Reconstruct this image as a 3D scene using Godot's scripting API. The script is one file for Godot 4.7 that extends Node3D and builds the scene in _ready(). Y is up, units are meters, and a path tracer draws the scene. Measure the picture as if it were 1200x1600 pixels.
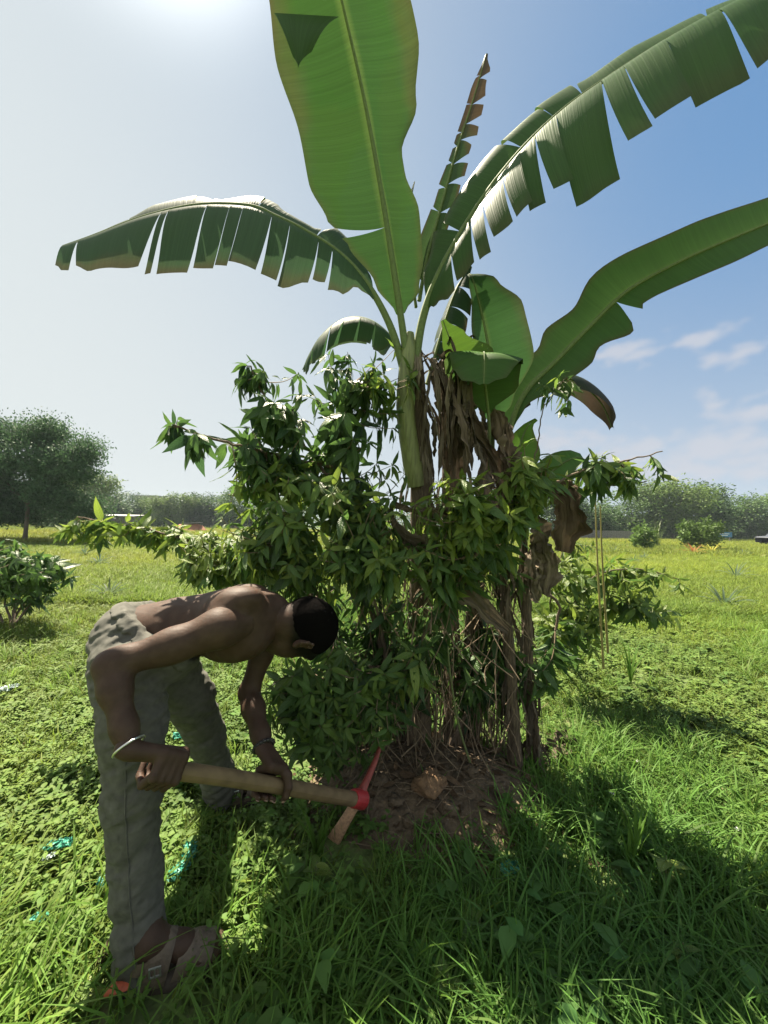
extends Node3D
# A farmer digging at the foot of a banana clump, in metres, y up.

const EYE := Vector3(0, 1.3, 0)
const FOCAL := 600.0
var view := Basis()
var rng := RandomNumberGenerator.new()
var lumps := FastNoiseLite.new()
var M := {}
var used := {}


# ---------------------------------------------------------------- measuring
func spot(px: float, py: float, d: float) -> Vector3:   # surveyed point: sight line and distance
	return EYE + view * Vector3((px - 600.0) / FOCAL * d, (800.0 - py) / FOCAL * d, -d)


func foot(px: float, py: float, up := 0.0) -> Vector3:   # where a sight line meets the level ground
	var r := view * Vector3((px - 600.0) / FOCAL, (800.0 - py) / FOCAL, -1.0)
	var t := EYE.y / maxf(-r.y, 0.004)
	var p := EYE + r * t
	return Vector3(p.x, land(p.x, p.z) + up, p.z)


func land(x: float, z: float) -> float:
	var far := clampf((Vector2(x, z).length() - 30.0) / 200.0, 0.0, 1.0)
	return lumps.get_noise_2d(x * 1.3, z * 1.3) * 0.035 * (1.0 - far) + lumps.get_noise_2d(x * 0.05, z * 0.05) * 0.25 * clampf((Vector2(x, z).length() - 8.0) / 30.0, 0.0, 1.0) * (1.0 - far)


func mound(x: float, z: float) -> float:   # heap of dug earth at the foot of the clump
	var d := Vector2((x - 0.22) / 0.62, (z + 1.98) / 0.44).length()
	var h := maxf(0.0, 1.0 - d * d)
	return h * 0.12 + (lumps.get_noise_2d(x * 9.0, z * 9.0) * 0.035 + lumps.get_noise_2d(x * 30.0 + 50.0, z * 30.0) * 0.014) * clampf(h * 3.0, 0.0, 1.0)


# ---------------------------------------------------------------- naming
func fresh(called: String) -> String:
	if not used.has(called):
		used[called] = 0
		return called
	used[called] += 1
	return "%s_%03d" % [called, used[called]]


func tag(o: Node, label: String, category: String, group := "", kind := "") -> Node:
	o.set_meta("label", label)
	o.set_meta("category", category)
	if group:
		o.set_meta("group", group)
	if kind:
		o.set_meta("kind", kind)
	return o


func thing(called: String, label: String, category: String, where := Vector3.ZERO, group := "") -> Node3D:
	var o := Node3D.new()
	o.name = fresh(called)
	o.position = where
	add_child(o)
	tag(o, label, category, group)
	return o


func put(mesh: Mesh, called: String, m: Material, parent: Node = self) -> MeshInstance3D:
	var o := MeshInstance3D.new()
	o.mesh = mesh
	o.material_override = m
	if parent == self:
		o.name = fresh(called)
		add_child(o)
	else:
		var k: int = parent.get_meta("kids_" + called, -1) if parent.has_meta("kids_" + called) else -1
		k += 1
		parent.set_meta("kids_" + called, k)
		o.name = called if k == 0 else "%s_%03d" % [called, k]
		parent.add_child(o)
	return o


# ---------------------------------------------------------------- shapes
class Shape:
	var v := PackedVector3Array()
	var uv := PackedVector2Array()
	var c := PackedColorArray()
	var ix := PackedInt32Array()
	var at := Vector3.ZERO   # subtracted from every point: the thing's base

	func vert(p: Vector3, t := Vector2.ZERO, k := Color.WHITE) -> int:
		v.append(p - at)
		uv.append(t)
		c.append(k)
		return v.size() - 1

	func tri(a: int, b: int, d: int) -> void:
		ix.append(a)
		ix.append(b)
		ix.append(d)

	func sheet(rows: Array, us: float, vs: float, tint := Color.WHITE, tints = null) -> void:
		var first := v.size()
		var w: int = rows[0].size()
		for i in rows.size():
			for j in w:
				vert(rows[i][j], Vector2(us * i / maxf(rows.size() - 1, 1), vs * j / maxf(w - 1, 1)), tint if tints == null else tints[i][j])
		for i in rows.size() - 1:
			for j in w - 1:
				var a := first + i * w + j
				tri(a, a + 1, a + w)
				tri(a + 1, a + w + 1, a + w)

	func tube(pts: Array, radii: Array, sides := 7, tint := Color.WHITE, squash := 1.0, along := 1.0, caps := true) -> void:
		var n := pts.size()
		var first := v.size()
		var t0: Vector3 = (pts[1] - pts[0]).normalized()
		var a: Vector3 = t0.cross(Vector3.UP if absf(t0.y) < 0.9 else Vector3.RIGHT).normalized()
		var length := 0.0
		for i in n:
			var t: Vector3 = (pts[mini(i + 1, n - 1)] - pts[maxi(i - 1, 0)]).normalized()
			a = (a - t * a.dot(t)).normalized()
			var b: Vector3 = t.cross(a)
			if i > 0:
				length += pts[i].distance_to(pts[i - 1])
			var r: float = radii[i] if radii.size() == n else lerpf(radii[0], radii[-1], float(i) / (n - 1))
			for k in sides + 1:
				var th := TAU * k / sides
				vert(pts[i] + a * cos(th) * r + b * sin(th) * r * squash, Vector2(float(k) / sides, length * along), tint)
		var w := sides + 1
		for i in n - 1:
			for k in sides:
				var q := first + i * w + k
				tri(q, q + w, q + 1)
				tri(q + 1, q + w, q + w + 1)
		if caps:
			for e in [0, n - 1]:
				var mid := vert(pts[e], Vector2(0.5, 0), tint)
				for k in sides:
					var q: int = vert(v[first + e * w + k] + at, Vector2(0, 0), tint)
					var q2: int = vert(v[first + e * w + k + 1] + at, Vector2(0, 0), tint)
					if e == 0:
						tri(mid, q, q2)
					else:
						tri(mid, q2, q)

	func box(mid: Vector3, size: Vector3, turn := Basis(), tint := Color.WHITE) -> void:
		for axis in 3:
			for s in [-1.0, 1.0]:
				var n := Vector3.ZERO
				n[axis] = s
				var u := Vector3.ZERO
				u[(axis + 1) % 3] = 1.0
				var w := Vector3.ZERO
				w[(axis + 2) % 3] = s
				var q := []
				for k in [[-1, -1], [-1, 1], [1, 1], [1, -1]]:
					q.append(vert(mid + turn * ((n + u * k[0] + w * k[1]) * size * 0.5), Vector2(k[0], k[1]) * 0.5, tint))
				tri(q[0], q[1], q[2])
				tri(q[0], q[2], q[3])

	func mesh() -> ArrayMesh:
		var n := PackedVector3Array()
		n.resize(v.size())
		for f in range(0, ix.size(), 3):
			var a := v[ix[f]]
			var e := (v[ix[f + 2]] - a).cross(v[ix[f + 1]] - a)
			n[ix[f]] += e
			n[ix[f + 1]] += e
			n[ix[f + 2]] += e
		for i in n.size():
			n[i] = n[i].normalized() if n[i].length_squared() > 1e-24 else Vector3.UP
		var arr := []
		arr.resize(Mesh.ARRAY_MAX)
		arr[Mesh.ARRAY_VERTEX] = v
		arr[Mesh.ARRAY_NORMAL] = n
		arr[Mesh.ARRAY_TEX_UV] = uv
		arr[Mesh.ARRAY_COLOR] = c
		arr[Mesh.ARRAY_INDEX] = ix
		var m := ArrayMesh.new()
		m.add_surface_from_arrays(Mesh.PRIMITIVE_TRIANGLES, arr)
		return m


# Smoothly joined tapered capsules and ellipsoids, meshed with surface nets.
class Field:
	var kind := PackedInt32Array()
	var a := PackedVector3Array()
	var b := PackedVector3Array()
	var r0 := PackedFloat32Array()
	var r1 := PackedFloat32Array()
	var turn: Array[Basis] = []
	var k := 0.02
	var cuts := []          # [point, outward normal, reach]
	var folds: Callable
	var reach := 0.0        # most that folds add

	func cap(p: Vector3, q: Vector3, ra: float, rb: float) -> void:
		kind.append(0)
		a.append(p)
		b.append(q)
		r0.append(ra)
		r1.append(rb)
		turn.append(Basis())

	func chain(pts: Array, radii: Array) -> void:
		for i in pts.size() - 1:
			cap(pts[i], pts[i + 1], radii[i], radii[i + 1])

	func ell(p: Vector3, axes: Basis, radii: Vector3) -> void:
		kind.append(1)
		a.append(p)
		b.append(radii)
		r0.append(0)
		r1.append(0)
		turn.append(axes.inverse())

	func one(i: int, p: Vector3) -> float:
		if kind[i] == 0:
			var pa := p - a[i]
			var ba := b[i] - a[i]
			var h := clampf(pa.dot(ba) / maxf(ba.length_squared(), 1e-9), 0.0, 1.0)
			return (pa - ba * h).length() - lerpf(r0[i], r1[i], h)
		var q := turn[i] * (p - a[i])
		var r := b[i]
		var k0 := (q / r).length()
		var k1 := (q / (r * r)).length()
		return k0 * (k0 - 1.0) / k1 if k1 > 1e-6 else -minf(r.x, minf(r.y, r.z))

	func near(p: Vector3, use: PackedInt32Array) -> float:
		var d := 1e3
		for i in use:
			var e := one(i, p)
			var h := maxf(k - absf(d - e), 0.0) / k
			d = minf(d, e) - h * h * k * 0.25
		for cut in cuts:
			if p.distance_squared_to(cut[0]) < cut[2] * cut[2]:
				d = maxf(d, (p - cut[0]).dot(cut[1]))
		if reach > 0.0 and absf(d) < reach * 4.0:
			d += folds.call(p)
		return d

	func build(s: Shape, cell: float, tint := Color.WHITE) -> void:
		var lo := Vector3.INF
		var hi := -Vector3.INF
		for i in kind.size():
			var m := Vector3.ONE * (maxf(r0[i], r1[i]) if kind[i] == 0 else maxf(b[i].x, maxf(b[i].y, b[i].z)))
			lo = lo.min(a[i] - m)
			hi = hi.max(a[i] + m)
			if kind[i] == 0:
				lo = lo.min(b[i] - m)
				hi = hi.max(b[i] + m)
		lo -= Vector3.ONE * (k + cell * 3.0)
		hi += Vector3.ONE * (k + cell * 3.0)
		const B := 6
		var nb := Vector3i(((hi - lo) / (cell * B)).ceil())
		var nx := nb.x * B + 1
		var ny := nb.y * B + 1
		var nz := nb.z * B + 1
		var val := PackedFloat32Array()
		val.resize(nx * ny * nz)
		val.fill(1.0)
		var seen := PackedByteArray()
		seen.resize(nx * ny * nz)
		var half := cell * B * 0.5 * 1.7321
		var active := []
		var all := PackedInt32Array(range(kind.size()))
		for bz in nb.z:
			for by in nb.y:
				for bx in nb.x:
					var mid := lo + (Vector3(bx, by, bz) + Vector3.ONE * 0.5) * cell * B
					var use := PackedInt32Array()
					var least := 1e3
					for i in all:
						var e := one(i, mid)
						least = minf(least, e)
						if e < half * (2.0 if kind[i] == 0 else 3.0) + k:
							use.append(i)
					if least > half * 1.6 + k:
						continue
					var deep := least < -half * 1.2 - k - cell and cuts.is_empty()
					for z in B + 1:
						for y in B + 1:
							for x in B + 1:
								var q := ((bz * B + z) * ny + by * B + y) * nx + bx * B + x
								if seen[q]:
									continue
								seen[q] = 1
								val[q] = -1.0 if deep else near(lo + Vector3(bx * B + x, by * B + y, bz * B + z) * cell, use)
					if not deep:
						active.append(Vector3i(bx, by, bz))
		var vid := PackedInt32Array()
		vid.resize(nx * ny * nz)
		vid.fill(-1)
		var off := [0, 1, nx, nx + 1, nx * ny, nx * ny + 1, nx * ny + nx, nx * ny + nx + 1]
		var cells := PackedInt32Array()
		for bk in active:
			for z in B:
				for y in B:
					for x in B:
						var g := Vector3i(bk.x * B + x, bk.y * B + y, bk.z * B + z)
						var q := (g.z * ny + g.y) * nx + g.x
						var inside := 0
						for o in 8:
							if val[q + off[o]] < 0.0:
								inside += 1
						if inside == 0 or inside == 8:
							continue
						var sum := Vector3.ZERO
						var cnt := 0
						for o in 8:
							for bit in [1, 2, 4]:
								if o & bit:
									continue
								var va := val[q + off[o]]
								var vb := val[q + off[o | bit]]
								if (va < 0.0) != (vb < 0.0):
									var t := va / (va - vb)
									var p := Vector3(o & 1, (o >> 1) & 1, o >> 2)
									p[0 if bit == 1 else 1 if bit == 2 else 2] += t
									sum += p
									cnt += 1
						vid[q] = s.vert(lo + (Vector3(g) + sum / cnt) * cell, Vector2.ZERO, tint)
						cells.append(q)
		var step := [1, nx, nx * ny]
		for q in cells:
			for ax in 3:
				var s1: int = step[(ax + 1) % 3]
				var s2: int = step[(ax + 2) % 3]
				var va := val[q]
				var vb := val[q + step[ax]]
				if (va < 0.0) == (vb < 0.0):
					continue
				var i0 := vid[q]
				var i1 := vid[q - s1]
				var i2 := vid[q - s1 - s2]
				var i3 := vid[q - s2]
				if i1 < 0 or i2 < 0 or i3 < 0:
					continue
				if va < 0.0:
					s.tri(i0, i2, i1)
					s.tri(i0, i3, i2)
				else:
					s.tri(i0, i1, i2)
					s.tri(i0, i2, i3)


func spline(pts: Array, n: int) -> Array:   # evenly spaced points of a smooth curve through pts
	var raw := []
	for i in pts.size() - 1:
		var p0: Vector3 = pts[maxi(i - 1, 0)]
		var p3: Vector3 = pts[mini(i + 2, pts.size() - 1)]
		for j in 12:
			raw.append((pts[i] as Vector3).cubic_interpolate(pts[i + 1], p0, p3, j / 12.0))
	raw.append(pts[-1])
	var len := [0.0]
	for i in range(1, raw.size()):
		len.append(len[-1] + raw[i].distance_to(raw[i - 1]))
	var out := []
	var k := 0
	for i in n:
		var want: float = len[-1] * i / (n - 1)
		while k < raw.size() - 2 and len[k + 1] < want:
			k += 1
		out.append(raw[k].lerp(raw[k + 1], clampf((want - len[k]) / maxf(len[k + 1] - len[k], 1e-6), 0, 1)))
	return out


func table(pairs: Array, t: float) -> float:   # [[t, value], ...]
	for i in pairs.size() - 1:
		if t <= pairs[i + 1][0]:
			var f := clampf((t - pairs[i][0]) / maxf(pairs[i + 1][0] - pairs[i][0], 1e-6), 0, 1)
			return lerpf(pairs[i][1], pairs[i + 1][1], f * f * (3.0 - 2.0 * f))
	return pairs[-1][1]


func rand(a: float, b: float) -> float:
	return rng.randf_range(a, b)


# ---------------------------------------------------------------- materials
func noise_tex(freq: float, octaves: int, ramp: Array, size := 512, kind := FastNoiseLite.TYPE_SIMPLEX_SMOOTH) -> NoiseTexture2D:
	var n := FastNoiseLite.new()
	n.noise_type = kind
	n.frequency = freq
	n.fractal_octaves = octaves
	n.seed = ramp.size() * 7 + int(freq * 1000)
	var t := NoiseTexture2D.new()
	t.width = size
	t.height = size
	t.seamless = true
	t.noise = n
	var g := Gradient.new()
	g.offsets = PackedFloat32Array(range(ramp.size()).map(func(i): return float(i) / (ramp.size() - 1)))
	g.colors = PackedColorArray(ramp.map(func(c): return c.linear_to_srgb()))
	t.color_ramp = g
	return t


func lin(r: float, g: float, b: float) -> Color:
	return Color(r, g, b).linear_to_srgb()


func mat(c: Color, rough := 0.8, tex: Texture2D = null, scale := 1.0, bump: Texture2D = null, depth := 1.0) -> StandardMaterial3D:
	var m := StandardMaterial3D.new()
	m.albedo_color = c
	m.roughness = rough
	if tex:
		m.albedo_texture = tex
	if tex or bump:
		m.uv1_triplanar = true
		m.uv1_scale = Vector3.ONE * scale
	if bump:
		m.heightmap_enabled = true
		m.heightmap_texture = bump
		m.heightmap_scale = depth
	return m


func leaf_mat(c: Color, rough: float, through: Color, tex: Texture2D = null, spec := 0.5) -> StandardMaterial3D:
	var m := StandardMaterial3D.new()
	m.albedo_color = c
	m.roughness = rough
	m.metallic_specular = spec
	m.vertex_color_use_as_albedo = true
	m.albedo_texture = tex
	m.backlight_enabled = true
	m.backlight = through
	m.cull_mode = BaseMaterial3D.CULL_DISABLED
	return m


func vein_picture(w: int, h: int, f: Callable) -> ImageTexture:
	var im := Image.create(w, h, false, Image.FORMAT_RGB8)
	for y in h:
		for x in w:
			var g: float = f.call((x + 0.5) / w, (y + 0.5) / h)
			im.set_pixel(x, y, Color(g, g, g).linear_to_srgb())
	return ImageTexture.create_from_image(im)


func make_materials() -> void:
	var g := func(a): return Color(a, a, a)
	var fine := noise_tex(0.02, 4, [g.call(0.55), g.call(0.85), g.call(1.0)])
	var mottled := noise_tex(0.012, 5, [g.call(0.35), g.call(0.8), g.call(1.0)])
	var height := noise_tex(0.03, 5, [g.call(0.0), g.call(1.0)])
	# banana blade: close parallel veins across the leaf, u along the midrib, v out to the edge
	var wave := FastNoiseLite.new()
	wave.frequency = 0.035
	wave.fractal_octaves = 3
	var blade := vein_picture(768, 128, func(x, y):
		var s := 0.5 * wave.get_noise_2d(x * 768.0, 6.0 * y) + wave.get_noise_2d(x * 3200.0, y * 9.0 + 40.0)
		return clampf(0.84 + 0.12 * s - 0.08 * smoothstep(0.9, 1.0, y), 0.3, 1.0))
	M.blade_bump = vein_picture(768, 64, func(x, y): return 0.5 + 0.5 * wave.get_noise_2d(x * 3200.0, y * 9.0 + 40.0))
	M.blade = leaf_mat(Color.WHITE, 0.52, Color(0.72, 0.72, 0.72).linear_to_srgb(), blade, 0.36)
	M.blade.heightmap_enabled = true
	M.blade.heightmap_texture = M.blade_bump
	M.blade.heightmap_scale = 0.12
	M.dead_blade = leaf_mat(Color.WHITE, 0.85, Color(0.45, 0.45, 0.45), blade, 0.25)
	M.dead_blade.heightmap_enabled = true
	M.dead_blade.heightmap_texture = M.blade_bump
	M.dead_blade.heightmap_scale = 0.8
	# shrub leaf: pale midrib and side veins
	var veins := vein_picture(96, 64, func(x, y):
		var o: float = absf(y - 0.5) * 2.0
		var side := fposmod(x * 9.0 - o * 1.6, 1.0)
		return 0.74 + 0.26 * maxf(smoothstep(0.1, 0.0, o), 0.55 * smoothstep(0.16, 0.0, absf(side - 0.5)))  - 0.1 * absf(side - 0.5))
	M.leaf_bump = vein_picture(96, 64, func(x, y):
		var o: float = absf(y - 0.5) * 2.0
		return absf(fposmod(x * 9.0 - o * 1.6, 1.0) - 0.5) * 2.0 * smoothstep(0.0, 0.2, o))
	M.leaf = leaf_mat(Color.WHITE, 0.42, Color(0.96, 0.96, 0.96), veins, 0.5)
	M.leaf.heightmap_enabled = true
	M.leaf.heightmap_texture = M.leaf_bump
	M.leaf.heightmap_scale = 0.18
	M.tone_leaf = []
	for c in TONES:
		var one: StandardMaterial3D = M.leaf.duplicate()
		one.albedo_color = c.linear_to_srgb()
		M.tone_leaf.append(one)
	M.grass = leaf_mat(Color.WHITE, 0.6, Color(0.96, 0.96, 0.96), null, 0.3)
	M.far_leaf = leaf_mat(Color.WHITE, 0.6, Color(0.8, 0.8, 0.8), null, 0.3)
	# earth
	var soil := noise_tex(0.018, 5, [Color(0.035, 0.025, 0.014), Color(0.09, 0.063, 0.037), Color(0.16, 0.118, 0.074)])
	M.soil = mat(Color.WHITE, 0.95, soil, 1.6, height, 2.0)
	var turf := noise_tex(0.03, 5, [Color(0.05, 0.055, 0.02), Color(0.065, 0.1, 0.022), Color(0.085, 0.125, 0.03), Color(0.12, 0.095, 0.05)])
	M.turf = mat(Color.WHITE, 0.95, turf, 0.7, height, 2.0)
	M.turf.uv1_world_triplanar = true
	# plant stems
	var fibre := noise_tex(0.03, 4, [Color(0.03, 0.02, 0.013), Color(0.1, 0.072, 0.045), Color(0.21, 0.155, 0.1)])
	M.stem_fibre = mat(Color.WHITE, 0.85, fibre, 1.0, height, 0.8)
	M.stem_fibre.uv1_triplanar_sharpness = 2.0
	M.stem_fibre.uv1_scale = Vector3(9, 1.0, 9)
	M.midrib = mat(lin(0.13, 0.18, 0.06), 0.75, fine, 5.0)
	M.midrib.vertex_color_use_as_albedo = true
	M.stalk = mat(lin(0.22, 0.25, 0.09), 0.5, mottled, 3.0, height, 0.3)
	M.stalk.uv1_scale = Vector3(8, 1.2, 8)
	M.bark = mat(lin(0.17, 0.125, 0.085), 0.9, mottled, 14.0, height, 0.4)
	M.twig = mat(lin(0.22, 0.16, 0.1), 0.9, mottled, 14.0)
	M.green_twig = mat(lin(0.14, 0.17, 0.06), 0.7, fine, 9.0)
	M.far_bark = mat(lin(0.1, 0.08, 0.06), 0.9)
	# man
	var skin_tex := noise_tex(0.02, 4, [Color(0.042, 0.0245, 0.0165), Color(0.057, 0.034, 0.0235), Color(0.076, 0.047, 0.033)])
	M.skin = mat(Color.WHITE, 0.6, skin_tex, 2.2, noise_tex(0.12, 4, [g.call(0.0), g.call(1.0)]), 0.04)
	M.skin.vertex_color_use_as_albedo = true
	M.skin.metallic_specular = 0.3
	M.skin.subsurf_scatter_enabled = true
	M.skin.subsurf_scatter_strength = 0.08
	M.hair = mat(lin(0.0085, 0.0072, 0.0068), 1.0, mottled, 24.0, height, 0.8)
	M.hair.metallic_specular = 0.12
	M.nail = mat(lin(0.3, 0.19, 0.15), 0.4)
	var weave := noise_tex(0.025, 5, [Color(0.042, 0.041, 0.033), Color(0.07, 0.068, 0.056), Color(0.088, 0.086, 0.071), Color(0.115, 0.112, 0.092)])
	M.cloth = mat(Color.WHITE, 0.9, weave, 2.5, noise_tex(0.02, 4, [g.call(0.0), g.call(1.0)], 256), 0.3)
	M.leather = mat(lin(0.13, 0.095, 0.065), 0.65, mottled, 6.0, height, 0.15)
	M.sole = mat(lin(0.06, 0.045, 0.032), 0.85, fine, 6.0)
	M.orange = mat(lin(0.55, 0.11, 0.05), 0.6, fine, 6.0)
	M.metal = mat(lin(0.62, 0.62, 0.6), 0.3)
	M.metal.metallic = 0.9
	M.chain = mat(lin(0.3, 0.27, 0.2), 0.4)
	M.chain.metallic = 0.8
	M.bead = mat(lin(0.018, 0.016, 0.016), 0.45)
	# tool
	var grain := noise_tex(0.03, 4, [Color(0.07, 0.045, 0.02), Color(0.15, 0.1, 0.05), Color(0.22, 0.15, 0.075)])
	M.wood = mat(Color.WHITE, 0.75, grain, 1.0, height, 0.15)
	M.red_paint = mat(lin(0.42, 0.03, 0.035), 0.5, fine, 9.0, height, 0.1)
	M.worn_red = mat(lin(0.3, 0.06, 0.045), 0.6, mottled, 9.0, height, 0.15)
	M.rust = mat(lin(0.56, 0.34, 0.2), 0.6, mottled, 12.0, height, 0.2)
	M.rust.metallic = 0.1
	# odds and ends
	M.plastic = mat(lin(0.06, 0.36, 0.25), 0.4, fine, 8.0)
	M.plastic.backlight_enabled = true
	M.plastic.backlight = Color(0.8, 0.8, 0.8)
	M.clear_plastic = mat(lin(0.5, 0.62, 0.6), 0.3, fine, 8.0)
	M.clear_plastic.backlight_enabled = true
	M.clear_plastic.backlight = Color(0.8, 0.8, 0.8)
	M.stone = mat(lin(0.22, 0.13, 0.065), 0.9, mottled, 4.0, height, 0.8)
	M.board = mat(lin(0.2, 0.19, 0.175), 0.9, mottled, 0.8)
	M.roof_sheet = mat(lin(0.36, 0.36, 0.36), 0.5, mottled, 0.5)
	M.roof_sheet.metallic = 0.3
	M.plaster = mat(lin(0.45, 0.44, 0.41), 0.9, fine, 0.3)
	M.clay = mat(lin(0.36, 0.16, 0.09), 0.95, mottled, 0.6)
	M.sign_blue = mat(lin(0.03, 0.17, 0.36), 0.5, fine, 2.0)
	M.sign_white = mat(lin(0.7, 0.72, 0.75), 0.5)
	M.car_paint = mat(lin(0.06, 0.065, 0.075), 0.25)
	M.glass = mat(lin(0.02, 0.025, 0.03), 0.08)
	M.tyre = mat(lin(0.015, 0.015, 0.015), 0.9)
	M.straw = mat(lin(0.3, 0.26, 0.09), 0.7, fine, 9.0)
	M.tall_grass = leaf_mat(lin(0.11, 0.17, 0.045), 0.5, Color(0.7, 0.7, 0.7))
	M.petal = leaf_mat(Color.WHITE, 0.6, Color(0.8, 0.8, 0.8))


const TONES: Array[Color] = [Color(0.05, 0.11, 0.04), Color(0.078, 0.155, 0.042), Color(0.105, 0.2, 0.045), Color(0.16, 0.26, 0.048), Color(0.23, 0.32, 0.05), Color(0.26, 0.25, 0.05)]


# ---------------------------------------------------------------- banana leaves
func banana_leaf(plant: Node3D, hint: Vector3, pts: Array, o: Dictionary) -> void:
	var n := 90
	var c := spline(pts, n)
	var length := 0.0
	for i in range(1, n):
		length += c[i].distance_to(c[i - 1])
	var start: float = o.get("start", 0.2)
	var green: Color = o.get("green", Color(0.06, 0.12, 0.026))
	var brown: Color = o.get("brown", Color(0.13, 0.085, 0.05))
	var brown_from: float = o.get("brown_from", 9.0)
	var edge_brown: float = o.get("edge_brown", 0.3)
	var m: Material = o.get("m", M.blade)
	var crumple: float = o.get("crumple", 0.0)
	var wavy: float = o.get("wavy", 0.02)
	var s := Shape.new()
	s.at = plant.position
	var rs := []
	var stalk: float = o.get("stalk", 0.024)
	for i in n:
		rs.append(lerpf(stalk, 0.003, pow(float(i) / (n - 1), 0.7)))
	var mid_tint: Color = o.get("mid", Color(1, 1, 1))
	s.tube(c, rs, 8, mid_tint, 0.8)
	var stem := put(s.mesh(), "leaf", o.get("stalk_m", M.midrib), plant)
	var salt := rng.randi_range(0, 9999)
	for sgn in [-1, 1]:
		var w: Array = o.wl if sgn < 0 else o.wr
		if w.is_empty():
			continue
		var hang: float = o.get("hang_l" if sgn < 0 else "hang_r", 0.3)
		var lift: float = o.get("lift_l" if sgn < 0 else "lift_r", 0.3)
		var gap: float = o.get("gap", 0.16)
		var cutsat: Array = [start] + o.get("tears_l" if sgn < 0 else "tears_r", []) + [1.0]
		for k in range(1, cutsat.size() - 1):
			cutsat[k] += rand(-0.016, 0.016)
		for k in cutsat.size() - 1:
			var ta: float = cutsat[k]
			var tb: float = cutsat[k + 1]
			var swing: float = rand(-1, 1) * o.get("swing", 0.12)
			var g0 := gap * rand(0.1, 1.9) if k > 0 else 0.0
			var g1 := gap * rand(0.1, 1.9) if k < cutsat.size() - 2 else 0.0
			var short := rand(0.84, 1.08) if cutsat.size() > 2 else 1.0
			var ni := maxi(4, int((tb - ta) * length / 0.03))
			var nj := 10
			var rows := []
			var tints := []
			for i in ni + 1:
				var row := []
				var tint := []
				var f := float(i) / ni
				var t0 := lerpf(ta, tb, f)
				var wide: float = table(w, t0) * short
				var x: float = t0 * (n - 1)
				var at: int = mini(int(x), n - 2)
				var mid: Vector3 = c[at].lerp(c[at + 1], x - at)
				var tan: Vector3 = (c[at + 1] - c[at]).normalized()
				var side: Vector3 = (hint - tan * hint.dot(tan)).normalized()
				var up: Vector3 = o.get("up", Vector3.UP)
				up = (up - tan * up.dot(tan) - side * up.dot(side)).normalized()
				var p: Vector3 = mid + side * (sgn * rs[at] * 0.6)
				row.append(p)
				tint.append(green.lerp(Color(0.13, 0.18, 0.05), 0.5).lerp(brown, smoothstep(brown_from - 0.12, brown_from + 0.12, t0)))
				for j in range(1, nj + 1):
					var v := float(j) / nj
					var hg := clampf(hang * pow(v, o.get("soon", 0.8) if sgn > 0 else 0.8) + swing * v, 0.0, 1.0)
					var d: Vector3 = side * sgn * (1.0 - hg) + up * lift * pow(1.0 - v, o.get("liftp", 2.0) if sgn < 0 else o.get("liftp_r", 2.0)) + Vector3.DOWN * hg + tan * 0.22 * v
					d += up * lumps.get_noise_2d(t0 * length * 9.0 + salt, v * 2.0 + sgn * 5) * crumple * 3.0 + tan * lumps.get_noise_2d(t0 * length * 14.0 + salt + 300, v * 3.0) * crumple * 2.0
					p += d.normalized() * wide / nj
					var pull: float = (-g0 * (1.0 - f) * (1.0 - f) - g1 * f * f * -1.0) * -1.0
					var q: Vector3 = p + tan * pull * minf((tb - ta) * length * 0.5, wide) * pow(v, 1.3)
					q += up * (lumps.get_noise_2d(t0 * length * 5.0 + salt, v + sgn * 9.0) * wavy * v + lumps.get_noise_2d(t0 * length * 30.0 + salt, v * 2.0) * 0.006 * v)
					row.append(q)
					var dry := smoothstep(brown_from - 0.12, brown_from + 0.12, t0 + 0.25 * lumps.get_noise_2d(t0 * 40.0 + salt, v * 8.0))
					dry = maxf(dry, edge_brown * smoothstep(0.75, 1.0, v + 0.3 * lumps.get_noise_2d(t0 * length * 20.0, v * 4 + salt)))
					dry = maxf(dry, 0.75 * smoothstep(0.965, 1.0, v) * (0.5 + lumps.get_noise_2d(t0 * length * 12.0 + salt, 3.0)))
					var shade := 1.0 + 0.3 * lumps.get_noise_2d(t0 * length * 3.0 + salt, v * 1.5 + sgn)
					tint.append((green * shade).lerp(brown * (0.75 + 0.5 * absf(lumps.get_noise_2d(t0 * length * 25.0, v * 4 + salt))), dry))
				rows.append(row)
				tints.append(tint)
			var b := Shape.new()
			b.at = plant.position
			var base := b.v.size()
			b.sheet(rows, 1.0, 1.0, Color.WHITE, tints)
			for q in b.uv.size():
				b.uv[q].x = lerpf(ta, tb, b.uv[q].x) * length + salt * 0.137
			put(b.mesh(), "blade_segment", m, stem)


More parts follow.
